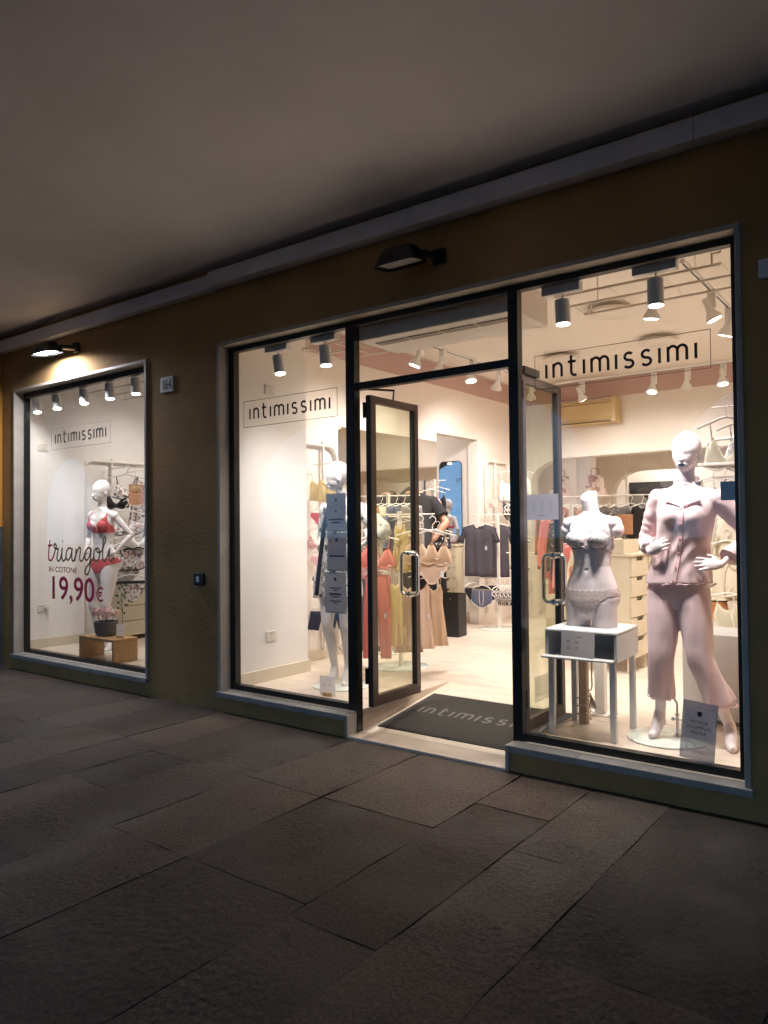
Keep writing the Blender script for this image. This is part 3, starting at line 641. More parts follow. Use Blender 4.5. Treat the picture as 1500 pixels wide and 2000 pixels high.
# ============================================================ LAMPS OF THE SHOP
def can_light(x, z, lean, tgt, power, label, y=4.235, box=.12):
    t = T('can_spotlight', label, 'spotlight', (x, y, z), 0, 'cylinder spotlights above the display windows')
    ax = Vector((math.sin(lean), -.03, -math.cos(lean))).normalized()
    q = MB(); q.tube([(-ax*.0), ax*.145], [.044, .044], 28); lb = q.build('lamp_body', 'white_lamp', t, auto=40)
    q = MB(); q.tube([ax*.1455, ax*.1475], [.037, .037], 24); q.build('lens', 'lamp_glow', lb)
    q = MB(); q.cyl((0,0,.001), (.006, 0, .045), .006, 8); q.build('stem', 'white_lamp', t)
    q = MB(); q.box(-box, box, -.03, .03, .038, .095, .003); q.build('driver_box', 'white_lamp', t)
    p = Vector((x, y, z))+ax*.152
    spot(t, p, tgt, power*2.4, 112, 1, (1, .92, .89), .10)
WX = [(-7.86,-7.5),(-7.46,-7.3),(-6.95,-7.1),(-6.5,-6.8),(-6.08,-6.7)]
nm = ['first', 'second', 'third', 'fourth', 'fifth']
for i, (x, tx) in enumerate(WX):
    can_light(x, 2.87, .22-.03*i, (tx, 4.8, .9), 6, nm[i]+' of the five white can spotlights from the left in the left window', box=.06)
can_light(-4.21, 2.81, .20, (-4.1, 4.9, 1.0), 30, 'leaning white can spotlight at the upper left of the middle window')
can_light(-3.72, 2.81, .12, (-3.9, 4.8, 1.0), 42, 'white can spotlight next to the mullion in the middle window')
can_light(-1.83, 2.80, .05, (-1.70, 4.75, 1.0), 70, 'white can spotlight above the lingerie torso in the right window')
can_light(-1.28, 2.81, .02, (-1.35, 4.8, 1.0), 74, 'white can spotlight above the pyjama mannequin in the right window')
# rails above the windows
def rail(x0, x1, y, z, label):
    t = T('light_rail', label, 'light rail', ((x0+x1)/2, y, z))
    q = MB(); h = (x1-x0)/2; q.box(-h, h, -.02, .02, 0, .03, .002); q.build('rail', 'white_lamp', t)
    q = MB(); q.box(-h+.01, h-.01, -.006, .006, -.003, -.0005); q.build('slot', 'grille', t)
    for u in (-h*.8, h*.8): q = MB(); q.cyl((u,0,.03), (u,0,IC-z), .004, 6); q.build('hanger_rod', 'white_metal', t)
rail(-7.9, -5.7, 4.235, 2.966, 'white light rail over the left window'); rail(-4.44, -3.45, 4.235, 2.906, 'white light rail over the middle window'); rail(-2.06, -.88, 4.235, 2.906, 'white light rail over the right window')
def grid(x0, x1, label):
    t = T('hanging_grid', label, 'ceiling grid', ((x0+x1)/2, 5.0, 2.99)); h = (x1-x0)/2
    q = MB()
    for y in (-.26, 0, .26): q.cyl((-h, y, 0), (h, y, 0), .009, 8)
    q.build('pipes', 'white_metal', t)
    q = MB(); k = max(2, int(2*h/.28))
    for i in range(k+1): q.cyl((-h+2*h*i/k, -.26, .01), (-h+2*h*i/k, .26, .01), .003, 6)
    q.build('cross_wires', 'white_metal', t)
    q = MB()
    for u in (-h+.05, h-.05):
        for y in (-.26, .26): q.tube([(u, y, 0), (u, y, .07), (u+.05, y, .07)], .007, 8); q.cyl((u+.05, y, .07), (u+.05, y, IC-2.99), .004, 6)
    q.build('hooks', 'white_metal', t)
grid(-4.42, -3.78, 'white pipe grid hanging over the middle window display'); grid(-2.1, -1.05, 'white pipe grid hanging over the right window display'); grid(-7.8, -6.0, 'white pipe grid hanging over the left window display')
# air curtain above the door
t = T('air_curtain', 'long grey white air curtain unit above the doorway', 'air curtain', (-2.75, 4.5, 2.80))
q = MB(); q.box(-.66, .60, -.26, .24, 0, .22, .01); q.build('casing', 'white_metal', t)
q = MB()
for i in range(4): q.box(-.58+i*.28, -.32+i*.28, -.15, -.07, -.006, .0005, .001)
q.build('outlet_grille', 'grille', t)
for u in (-.55, .5): q = MB(); q.cyl((u,0,.2), (u,0,.62), .008, 8); q.build('hanger_rod', 'white_metal', t)
# ceiling discs
for i, (x, y, l) in enumerate(((-2.46, 6.74, 'large white ceiling disc nearest the right window'), (-2.45, 8.17, 'white ceiling disc behind the right part of the window lettering'), (-3.61, 8.3, 'white ceiling disc behind the left part of the window lettering'), (-3.6, 6.76, 'white ceiling disc seen through the transom pane'))):
    t = T('ceiling_disc', l, 'ceiling disc', (x, y, IC-.075), 0, 'round white discs on the shop ceiling')
    q = MB(); q.lathe([(.19, 0), (.205, .006), (.205, .03), (.19, .036)], n=40); q.build('disc', 'white_metal', t, auto=35)
    q = MB(); q.cyl((0,0,.036), (0,0,.075), .05, 16); q.build('mount', 'white_metal', t)
# track lights with flared reflector heads
def par(x, y, z, tgt, power, label, soft=False):
    t = T('track_spotlight', label, 'spotlight', (x, y, z), 0, 'flared spotlights on the ceiling tracks')
    d = (Vector(tgt)-Vector((x, y, z))).normalized()
    q = MB(); q.tube([-d*.10, -d*.03, d*.01, d*.05, d*.075], [.022, .024, .034, .058, .062], 24); lb = q.build('reflector', 'white_lamp', t, auto=40)
    q = MB(); q.tube([d*.0755, d*.0775], [.05, .05], 20); q.build('lens', 'lamp_glow', lb)
    q = MB(); q.box(-.03, .03, .03, .075, .03, .165, .005); q.build('driver_box', 'white_lamp', t)
    q = MB(); q.tube([(0,.05,.15), (0,.04,.09), -d*.08], .008, 8); q.build('arm', 'white_lamp', t)
    spot(t, Vector((x,y,z))+d*.085, tgt, power*2.2, 140, 1, (1, .905, .85), .07)
def track(p0, p1, label):
    t = T('light_track', label, 'light track', p0); d = Vector(p1)-Vector(p0)
    q = MB(); w = .018
    if abs(d.x) > abs(d.y): q.box(0, d.x, -w, w, 0, .03, .002)
    else: q.box(-w, w, 0, d.y, 0, .03, .002)
    q.build('rail', 'white_lamp', t); q = MB()
    if abs(d.x) > abs(d.y): q.box(.01, d.x-.01, -.006, .006, -.002, .0005)
    else: q.box(-.006, .006, .01, d.y-.01, -.002, .0005)
    q.build('slot', 'black', t)
    for u in (.1, .9): q = MB(); q.cyl(d*u+Vector((0,0,.03)), d*u+Vector((0,0,IC-p0[2])), .004, 6); q.build('hanger_rod', 'white_metal', t)
TZ = 3.23
track((-4.05, 5.5, TZ), (-4.05, 9.0, TZ), 'light track running into the shop on the left'); track((-1.42, 5.3, TZ), (-1.42, 8.6, TZ), 'light track running into the shop on the right')
track((-3.95, 8.9, TZ), (-1.5, 8.9, TZ), 'light track across the rear of the shop')
PW = 62
LT = [(5.95, (-4.7, 5.6, 1.2)), (6.35, (-4.75, 6.6, 1.1)), (6.95, (-3.5, 6.6, .2)), (7.55, (-4.9, 8.3, 1.2)), (8.4, (-4.3, 9.0, 1.3))]
for i, (y, tg) in enumerate(LT): par(-4.05, y, 3.07, tg, PW, nm[i]+' lamp from the street on the left ceiling track')
RT = [(5.7, (-2.1, 6.0, .8)), (6.04, (-.6, 6.4, 1.0)), (6.61, (-2.3, 7.0, .4)), (7.6, (-.8, 7.8, 1.2))]
for i, (y, tg) in enumerate(RT): par(-1.42 if i else -1.75, y, 3.07, tg, PW, nm[i]+' lamp from the street on the right ceiling track')
BT = [(-3.62, (-3.2, 9.6, 1.4)), (-2.74, (-2.9, 8.0, .2)), (-2.36, (-2.6, 9.6, 1.5)), (-1.98, (-1.7, 8.4, .6))]
for i, (x, tg) in enumerate(BT): par(x, 8.9, 3.07, tg, PW*.6, nm[i]+' lamp from the left on the rear ceiling track')
par(-3.4, 11.2, 3.1, (-3.6, 12.1, 2.0), 60, 'left ceiling lamp of the rear room'); par(-1.6, 11.2, 3.1, (-1.8, 11.6, 1.4), 40, 'right ceiling lamp of the rear room')
for i, (x, y, tg) in enumerate(((-7.2, 5.6, (-7.9, 5.2, 1.1)), (-6.4, 6.4, (-7.9, 6.0, 1.0)), (-6.2, 8.0, (-5.4, 8.6, 1.0)))): par(x, y, 3.1, tg, 26, nm[i]+' ceiling lamp in the left bay of the shop')
# ============================================================ FIGURES
def bake(q, voxel, smooth, name, sfac=.5):
    """join overlapping closed shapes of an MB into one continuous skin -> (verts Nx3, faces, mesh)"""
    me = bpy.data.meshes.new('tmp'); me.from_pydata(q.v, [], q.f)
    bm = bmesh.new(); bm.from_mesh(me); bmesh.ops.recalc_face_normals(bm, faces=bm.faces); bm.to_mesh(me); bm.free()
    o = bpy.data.objects.new('tmp', me); COL.objects.link(o)
    r = o.modifiers.new('r', 'REMESH'); r.mode = 'VOXEL'; r.voxel_size = voxel; r.use_smooth_shade = True
    if smooth: m = o.modifiers.new('s', 'SMOOTH'); m.factor = sfac; m.iterations = smooth
    out = bpy.data.meshes.new_from_object(o.evaluated_get(bpy.context.evaluated_depsgraph_get()))
    bpy.data.objects.remove(o); bpy.data.meshes.remove(me)
    out.polygons.foreach_set('use_smooth', [True]*len(out.polygons)); out.name = name
    return out
def arr(me):
    a = np.empty(len(me.vertices)*3); me.vertices.foreach_get('co', a); return a.reshape(-1, 3)
def nrm(me):
    a = np.empty(len(me.vertices)*3); me.vertex_normals.foreach_get('vector', a); return a.reshape(-1, 3)
def put(me, name, mt, parent):
    me.materials.clear(); me.materials.append(M[mt]); o = bpy.data.objects.new(name, me); COL.objects.link(o)
    if parent: o.parent = parent
    return o
def V(*a): return Vector(a)
def lerp(a, b, t): return a+(b-a)*t
def ringe(c, hw, df, db, rot=0, tilt=0, n=28, p=2.3):
    out = []
    for k in range(n):
        a = 2*PI*k/n; ca, sa = math.cos(a), math.sin(a)
        x = hw*math.copysign(abs(ca)**(2/p), ca); d = df if sa < 0 else db; y = d*math.copysign(abs(sa)**(2/p), sa)
        cr_, sr_ = math.cos(rot), math.sin(rot)
        out.append((c[0]+x*cr_-y*sr_, c[1]+x*sr_+y*cr_, c[2]+x*tilt))
    return out
FEM = [(.76,.09,.04,.06),(.80,.145,.072,.088),(.85,.164,.085,.105),(.90,.172,.090,.118),(.96,.170,.090,.115),(1.02,.156,.088,.098),(1.08,.134,.082,.080),(1.14,.117,.078,.072),(1.20,.119,.079,.075),(1.27,.130,.083,.084),(1.34,.141,.086,.090),(1.40,.147,.080,.090),(1.45,.142,.064,.082),(1.485,.118,.053,.070),(1.51,.080,.048,.060),(1.53,.052,.046,.052)]
MAL = [(.80,.165,.085,.10),(.90,.172,.095,.11),(1.0,.165,.10,.10),(1.1,.158,.10,.09),(1.2,.168,.10,.10),(1.32,.185,.105,.115),(1.42,.19,.10,.115),(1.48,.165,.075,.10),(1.52,.11,.06,.075),(1.55,.062,.055,.06)]
def torso(q, sec, hip=V(0,0,0), chest=V(0,0,0), tilt_h=0, tilt_s=0, grow=0, z0=None, z1=None, female=True, rot=0):
    rings = []
    for z, hw, df, db in sec:
        if z0 is not None and z < z0-.001: continue
        if z1 is not None and z > z1+.001: continue
        t = min(1, max(0, (z-.92)/.5)); t = t*t*(3-2*t)
        c = lerp(hip, chest, t)+V(0, .012*math.sin((z-.95)*5.5), z); tl = lerp(tilt_h, tilt_s, t)
        rings.append(ringe(c, hw+grow, df+grow, db+grow, rot*t, tl))
    q.loft(rings)
def limb(q, pts, rad, n=16, k=5):
    P = cr([tuple(p)+(r,) for p, r in zip([Vector(p) for p in pts], rad)], k) if False else None
    pp = cr(pts, k); rr = cr([(r, 0) for r in rad], k)
    q.tube(pp, [max(.004, r.x) for r in rr], n)
def hand(q, w, d, nrm_, side, curl=.5, spread=.12, s=1.0, thumb=1):
    """w wrist, d pointing direction, nrm_ back-of-hand normal, side: direction towards the thumb"""
    d = Vector(d).normalized(); nn = Vector(nrm_); nn = (nn-d*nn.dot(d)).normalized(); t = Vector(side); t = (t-d*t.dot(d)-nn*t.dot(nn)).normalized()
    rot = Matrix((t, nn, d)).transposed()
    q.ell(w+d*.045*s, (.036*s, .014*s, .052*s), 14, rot)
    q.ell(w+d*.015*s, (.024*s, .016*s, .035*s), 12, rot)
    L = (.066, .074, .070, .054)
    for i in range(4):
        u = (i-1.5); base = w+d*(.078-.004*abs(u))*s-t*u*.0185*s*-1*-1
        dd = (d-t*u*spread).normalized(); pts = [base-dd*.02*s, base]; p = base; ang = 0
        for seg in (.42, .32, .26):
            ang += curl*(.55 if seg == .42 else .45); v = dd*math.cos(ang)-nn*math.sin(ang); p = p+v*L[i]*seg*s; pts.append(p)
        q.tube(pts, [.0085*s, .0082*s, .0078*s, .0070*s, .0055*s], 10)
    if thumb:
        b = w+d*.025*s+t*.024*s; p1 = b+(t*.75+d*.65-nn*.25).normalized()*.035*s; p2 = p1+(t*.35+d*.9-nn*.3).normalized()*.032*s
        q.tube([b-t*.01, b, p1, p2], [.011*s, .0115*s, .0095*s, .007*s], 10)
def head(q, c, yaw_=0, pitch=0, roll=0, s=1.0, ears=True, face=True):
    """c = pivot at the top of the neck"""
    R = (Matrix.Rotation(yaw_, 3, 'Z') @ Matrix.Rotation(roll, 3, 'Y') @ Matrix.Rotation(pitch, 3, 'X'))
    def E(p, r, n=22, tilt=0): q.ell(c+R @ (Vector(p)*s), Vector(r)*s, n, R @ Matrix.Rotation(tilt, 3, 'X'))
    E((0,.010,.095), (.080,.100,.100), 28); E((0,-.012,.085), (.076,.086,.090), 28)
    E((0,-.026,.040), (.063,.068,.078), 28); E((0,-.044,.000), (.044,.046,.042), 24); E((0,-.055,-.018), (.027,.027,.022))
    if face:
        E((0,-.087,.048), (.0095,.016,.040), 16, -.25); E((0,-.102,.024), (.0125,.012,.010), 14)
        E((0,-.050,.050), (.058,.042,.060), 24); E((0,-.080,-.002), (.024,.014,.013), 14)
    if ears:
        for k in (-1,1): E((k*.074,.012,.045), (.010,.020,.031), 12, .2)
    return R
def lips(t, c, R, s=1.0, mt='black'):
    q = MB()
    pts = [(-.021,0),(-.012,.006),(-.005,.0085),(0,.0065),(.005,.0085),(.012,.006),(.021,0),(.013,-.0075),(0,-.0105),(-.013,-.0075)]
    n = len(pts); vs = []
    for x, z in pts:
        y = -.0945+abs(x)*.45; vs.append(c+R @ (Vector((x, y, z-.004))*s))
    for x, z in pts:
        y = -.099+abs(x)*.35; vs.append(c+R @ (Vector((x*.55, y, z*.5-.004))*s))
    vs.append(c+R @ (Vector((0, -.097, -.005))*s))
    fs = [(i,(i+1)%n,n+(i+1)%n,n+i) for i in range(n)]+[(n+i,n+(i+1)%n,2*n) for i in range(n)]
    q.add(vs, fs); return q.build('lips', mt, t, smooth=True)
def clip_patch(me, fn, off, name, mt, parent, thick=.0):
    """garment lying on the body: the part of the skin where fn(p, n) > 0, cut cleanly and pushed out"""
    P = arr(me); N = nrm(me); f = fn(P, N); vs = []; fs = []; idx = {}; eidx = {}
    Q = P+N*off
    def vi(i):
        if i not in idx: idx[i] = len(vs); vs.append(Q[i])
        return idx[i]
    def ei(i, j):
        k = (min(i,j), max(i,j))
        if k not in eidx:
            t = f[i]/(f[i]-f[j]); eidx[k] = len(vs); vs.append(Q[i]*(1-t)+Q[j]*t)
        return eidx[k]
    pos = f > 0
    for p in me.polygons:
        v = list(p.vertices); m = [pos[i] for i in v]
        if not any(m): continue
        if all(m): fs.append([vi(i) for i in v]); continue
        o = []
        for a in range(len(v)):
            i, j = v[a], v[(a+1)%len(v)]
            if pos[i]: o.append(vi(i))
            if pos[i] != pos[j]: o.append(ei(i, j))
        if len(o) > 2: fs.append(o)
    m2 = bpy.data.meshes.new(name); m2.from_pydata([tuple(v) for v in vs], [], fs)
    bm = bmesh.new(); bm.from_mesh(m2)
    # turn the open rim inwards so the cloth has an edge
    be = [e for e in bm.edges if e.is_boundary]
    r = bmesh.ops.extrude_edge_only(bm, edges=be)
    nv = [g for g in r['geom'] if isinstance(g, bmesh.types.BMVert)]
    from mathutils.kdtree import KDTree
    kd = KDTree(len(P))
    for i, p in enumerate(Q): kd.insert(p, i)
    kd.balance()
    for v in nv: _, i, _ = kd.find(v.co); v.co -= Vector(N[i])*(off*.9)
    bm.normal_update(); bm.to_mesh(m2); bm.free()
    m2.polygons.foreach_set('use_smooth', [True]*len(m2.polygons)); m2.set_sharp_from_angle(angle=math.radians(50))
    return put(m2, name, mt, parent)
def poly_sdf(P2, poly):
    """signed distance, positive inside"""
    poly = np.array(poly); n = len(poly); d = np.full(len(P2), 1e9); ins = np.zeros(len(P2), bool)
    for i in range(n):
        a, b = poly[i], poly[(i+1)%n]; ab = b-a; ap = P2-a; t = np.clip((ap@ab)/(ab@ab), 0, 1)
        d = np.minimum(d, np.linalg.norm(ap-t[:,None]*ab, axis=1))
        c = ((a[1] > P2[:,1]) != (b[1] > P2[:,1])); x = (b[0]-a[0])*(P2[:,1]-a[1])/((b[1]-a[1]) if b[1] != a[1] else 1e-9)+a[0]
        ins ^= c & (P2[:,0] < x)
    return np.where(ins, d, -d)
def seg_d(P2, pts):
    d = np.full(len(P2), 1e9)
    for a, b in zip(pts[:-1], pts[1:]):
        a, b = np.array(a), np.array(b); ab = b-a; ap = P2-a; t = np.clip((ap@ab)/(ab@ab), 0, 1); d = np.minimum(d, np.linalg.norm(ap-t[:,None]*ab, axis=1))
    return d
def figure(pose, voxel=.0042, core=False, female=True, feet=True, hands=True):
    """pose: dict of joints in local metres, facing -y"""
    q = MB(); g = pose; hip, ch = g.get('hip', V(0,0,0)), g.get('chest', V(0,0,0))
    torso(q, FEM if female else MAL, hip, ch, g.get('th', 0), g.get('ts', 0), rot=g.get('rot', 0))
    R = Matrix.Rotation(g.get('rot', 0), 3, 'Z')
    if female:
        for k in (-1, 1):
            q.ell(ch+R @ V(k*.070, -.070, 1.338), (.056, .052, .056), 18); q.ell(ch+R @ V(k*.066, -.052, 1.385), (.050, .042, .070), 16)
            q.ell(hip+V(k*.078, .062, .915), (.085, .078, .090), 18)
    nb = g['neck']; hp = g['headp']
    q.tube(cr([ch+V(0,.012,1.47), nb, hp+V(0,.012,.0), hp+V(0,.01,.06)], 4), ([.060,.052,.048,.047,.046,.045,.045,.046,.047,.048,.049,.050,.05])[:13] if female else [.07,.062,.058,.056,.056,.056,.056,.057,.058,.058,.058,.058,.058], 22)
    Rh = None
    if g.get('head', True): Rh = head(q, hp, *g.get('hrot', (0,0,0)), s=g.get('hs', 1.0))
    for sd in ('L', 'R'):
        k = -1 if sd == 'L' else 1
        sh = g.get('sh'+sd)
        if sh is not None and not core:
            q.ell(sh, (.046, .047, .050) if female else (.058,.056,.06), 16)
            q.tube(cr([ch+R @ V(k*.09, .01, 1.462), sh+V(-k*.01,0,.012)], 3), [.045,.046,.046,.046][:2] if False else .044, 14)
            if g.get('el'+sd) is not None:
                el, wr = g['el'+sd], g['wr'+sd]; a = .9 if female else 1.2
                limb(q, [sh, lerp(sh, el, .35), lerp(sh, el, .8), el, lerp(el, wr, .25), lerp(el, wr, .7), wr], [.043*a,.039*a,.032*a,.031*a,.033*a,.024*a,.0185*a])
                h = g.get('hand'+sd)
                if h and hands: hand(q, wr, *h)
            else:   # stump
                q.ell(sh+V(k*.012,0,-.055), (.040,.045,.05), 16)
        kn = g.get('kn'+sd)
        hj = hip+V(k*.083, 0, .86)
        if kn is not None:
            an = g['an'+sd]
            limb(q, [hj+V(0,0,.03), lerp(hj, kn, .22), lerp(hj, kn, .6), kn+V(0,0,.04), kn+V(0,-.003,-.03), lerp(kn, an, .3)+V(0,.018,0), lerp(kn, an, .7)+V(0,.006,0), an], [.088,.086,.068,.053,.049,.053,.036,.029], 20)
            if feet:
                toe = g['toe'+sd]; d = (toe-an); d2 = V(d.x, d.y, 0).normalized(); heel = an-d2*.028+V(0,0,-.055)
                ball = toe-d2*.045+V(0,0,.006)
                limb(q, [an+V(0,0,.02), an+d2*.012+V(0,0,-.02), lerp(an, ball, .55)+V(0,0,-.004), ball, toe+V(0,0,-.002)], [.031,.036,.034,.030,.016], 16, 4)
                q.ell(heel+d2*.010, (.025,.027,.030), 14); q.tube([heel+d2*.01+V(0,0,.03), heel+d2*.01, lerp(heel, ball, .5)], [.022,.022,.024], 12)
        elif g.get('stump'):
            limb(q, [hj+V(0,0,.03), hj+V(0,0,-.05), hj+V(k*.004,0,-.13), hj+V(k*.004,0,g['stump']-.86)], [.088,.086,.080,.078], 22)
    me = bake(q, voxel, 4, 'body'); return me, Rh
def disc_base(t, x, y, r, z=0):
    q = MB(); q.lathe([(r-.003, 0), (r, .003), (r, .009), (r-.002, .0105)], (x, y, z), 56); return q.build('base_plate', 'glass_plate', t, auto=40)
def support(t, top, foot, z0=.0105):
    q = MB(); f = V(foot[0], foot[1], z0)
    q.lathe([(.028,0),(.028,.004),(.014,.008),(.012,.02)], tuple(f), 20); q.cyl(f, f+V(0,0,.13), .0095, 14); q.cyl(f+V(0,0,.125), f+V(0,0,.135), .0125, 14)
    q.tube([f+V(0,0,.13), f+V(0,0,.20), f+V(0,0,.20)+(Vector(top)-f-V(0,0,.20))*.5, Vector(top)], .0065, 10)
    q.cyl(f+V(.008,0,.10), f+V(.035,0,.10), .004, 8); q.ell(f+V(-.025,-.0,.10), (.012,.004,.012), 10)
    return q.build('support_rod', 'steel', t, auto=40)
# ------------------------------------------------ 1. red lace mannequin in the left window
LM = V(-7.29, 4.66, FZ)
t = T('mannequin', 'bald mannequin in a red bra and briefs behind the price lettering', 'mannequin', LM, math.radians(12))
P = dict(hip=V(.015,0,0), chest=V(-.005,.0,0), th=.03, ts=-.05, neck=V(-.004,.006,1.545), headp=V(.0,-.012,1.635), hrot=(math.radians(-14), math.radians(2), 0),
    shL=V(-.163,.012,1.445), elL=V(-.275,.075,1.20), wrL=V(-.205,-.045,1.045), handL=(V(.75,-.25,.25), V(-.3,-1,.2), V(.2,0,1), .7),
    shR=V(.163,.012,1.438), elR=V(.305,.11,1.235), wrR=V(.205,-.03,1.045), handR=(V(-1,-.25,.10), V(.2,-1,.15), V(0,0,1), .35, .10),
    knL=V(-.10,-.03,.50), anL=V(-.095,.02,.125), toeL=V(-.105,-.115,.022), knR=V(.115,-.06,.50), anR=V(.13,.015,.125), toeR=V(.150,-.12,.022))
body, Rh = figure(P); core, _ = figure(P, core=True)
put(body, 'body', 'mannequin_pale', t); lips(t, P['headp'], Rh)
def bra_fn(p, n, hx=0.0):
    x = p[:,0]-hx; z = p[:,2]; ax = np.abs(x); front = p[:,1] < .02
    P2 = np.stack([ax, z], 1)
    cup = poly_sdf(P2, [(-.01,1.262),(-.01,1.296),(.012,1.318),(.055,1.372),(.098,1.425),(.112,1.425),(.122,1.38),(.146,1.318),(.20,1.300),(.20,1.262)])
    strap = .0075-seg_d(P2, [(.104,1.42),(.112,1.53)]); strap = np.where(z > 1.41, strap, -1)
    band = .020-np.abs(z-1.281)
    bstrap = .007-seg_d(P2, [(.085,1.29),(.108,1.53)])
    f = np.where(front, np.maximum(cup, strap), np.maximum(band, bstrap))
    side = .022-np.abs(z-1.283); return np.maximum(f, np.where(ax > .11, side, -1))
def brief_fn(p, n, hx=0.0, low=.84, top=.985):
    x = p[:,0]-hx; z = p[:,2]; ax = np.abs(x); P2 = np.stack([ax, z], 1)
    fr = poly_sdf(P2, [(-.02,low-.02),(-.02,top-.012),(.08,top),(.25,top+.018),(.25,top-.045),(.14,top-.06),(.075,.885),(.03,low)])
    bk = poly_sdf(P2, [(-.02,low-.02),(-.02,top),(.25,top+.018),(.25,top-.035),(.12,top-.052),(.03,.93),(.016,low)])
    return np.where(p[:,1] < .01, fr, bk)
clip_patch(core, lambda p, n: bra_fn(p, n, -.003), .0042, 'bra', 'red_lace', t); clip_patch(core, lambda p, n: brief_fn(p, n, .014), .0036, 'briefs', 'red_lace', t)
disc_base(t, .0, .02, .24); support(t, (-.07,.05,.36), (-.02,.10))
# ------------------------------------------------ 2. torso on the white stand
STX, STY = -1.81, 4.57
t = T('torso_form', 'headless armless female torso form in grey lace bra and pink lace briefs', 'torso form', (STX, STY, .822-.712*.87), math.radians(-4)); t.scale = (1, 1, .87)
# torso local z: the figure space is used from z=.71 upwards
P = dict(hip=V(0,0,0), chest=V(.008,0,0), th=.02, ts=-.02, neck=V(.004,.006,1.52), headp=V(-.002,.0,1.50), head=False, shL=V(-.158,.01,1.448), shR=V(.160,.01,1.444), stump=.70)
q = MB(); torso(q, FEM, P['hip'], P['chest'], .02, -.02)
for k in (-1, 1):
    q.ell(V(k*.072+.008, -.070, 1.336), (.060, .056, .060), 20); q.ell(V(k*.067+.008, -.050, 1.388), (.052, .044, .075), 16); q.ell(V(k*.078, .062, .915), (.085, .078, .090), 18)
    s_ = V(k*.150+.006, .01, 1.448); q.ell(s_, (.048,.048,.050), 18); q.tube([V(k*.08,.01,1.465), s_], .046, 16); q.ell(s_+V(k*.020,0,-.045), (.040,.044,.055), 16)
    limb(q, [V(k*.083,0,.89), V(k*.083,0,.81), V(k*.086,0,.76), V(k*.086,0,.705)], [.084,.082,.078,.076], 24)
q.tube([V(.006,.012,1.46), V(.004,.008,1.53), V(.0,.0,1.585), V(-.006,-.012,1.72)], [.060,.052,.050,.050], 26)
me = bake(q, .005, 4, 'body')
# saw-cut ends: slice the neck obliquely and the thighs flat
bm = bmesh.new(); bm.from_mesh(me)
for co, no in ((V(-.002,0,1.655), V(.0,-.62,.80)), (V(0,0,.712), V(0,0,-1))):
    r = bmesh.ops.bisect_plane(bm, geom=bm.verts[:]+bm.edges[:]+bm.faces[:], plane_co=co, plane_no=no, clear_outer=True)
    ed = [e for e in r['geom_cut'] if isinstance(e, bmesh.types.BMEdge)]
    fs_ = bmesh.ops.edgeloop_fill(bm, edges=ed)['faces']
    for f in fs_: f.smooth = False
bm.to_mesh(me)
# navel dent
for v in bm.verts: pass
bm.free()
for v in me.vertices:
    d = math.hypot(v.co.x-.004, v.co.z-1.115)
    if v.co.y < 0 and d < .03: v.co.y += .010*math.exp(-(d/.010)**2)
me.set_sharp_from_angle(angle=math.radians(40))
put(me, 'body', 'mannequin', t)
def tbra(p, n):
    x = p[:,0]-.008; z = p[:,2]; ax = np.abs(x); P2 = np.stack([ax, z], 1); front = p[:,1] < .0
    cup = poly_sdf(P2, [(-.01,1.268),(-.01,1.285),(.008,1.300),(.040,1.345),(.100,1.408),(.112,1.408),(.122,1.37),(.142,1.315),(.22,1.300),(.22,1.262),(.1,1.262)])
    strap = np.where(z > 1.4, .006-seg_d(P2, [(.106,1.40),(.108,1.53)]), -1); return np.where(front, np.maximum(cup, strap), .018-np.abs(z-1.281))
clip_patch(me, tbra, .0045, 'bra', 'lace_grey', t)
def tbrief(p, n):
    z = p[:,2]; ax = np.abs(p[:,0]); P2 = np.stack([ax, z], 1)
    wav = .003*np.sin(p[:,0]*170)
    return poly_sdf(P2+np.stack([ax*0, wav], 1), [(-.02,.80),(-.02,.968),(.09,.972),(.25,1.005),(.25,.955),(.135,.93),(.085,.885),(.028,.812)])
clip_patch(me, tbrief, .0035, 'briefs', 'lace_pink', t)
q = MB(); q.ell((.008,-.118,1.283), (.012,.004,.006), 10); q.build('bow', 'pink_soft', t)
# stand
t = T('display_stand', 'white box shaped stand with an open shelf and thin square legs under the torso', 'display stand', (STX, STY, FZ), math.radians(2.5))
def sb(nm, a, b, c, d, e, f, m='stool_white', bev=.004): q = MB(); q.box(a, b, c, d, e, f, bev); return q.build(nm, m, t)
sb('top_board', -.225, .225, -.22, .23, .632, .655, bev=.011); sb('side_panel', -.223, -.205, -.215, .228, .49, .633, bev=.003); sb('side_panel', .205, .223, -.215, .228, .49, .633, bev=.003)
sb('back_panel', -.206, .206, .205, .226, .49, .633, bev=0); sb('shelf_board', -.224, .224, -.215, .229, .472, .491, bev=.004); sb('front_flap', -.235, .208, -.262, -.214, .476, .490, bev=.005)
for x in (-.19, .19):
    for y in (-.19, .20): sb('leg', x-.0175, x+.0175, y-.0175, y+.0175, .0, .473, bev=.002)
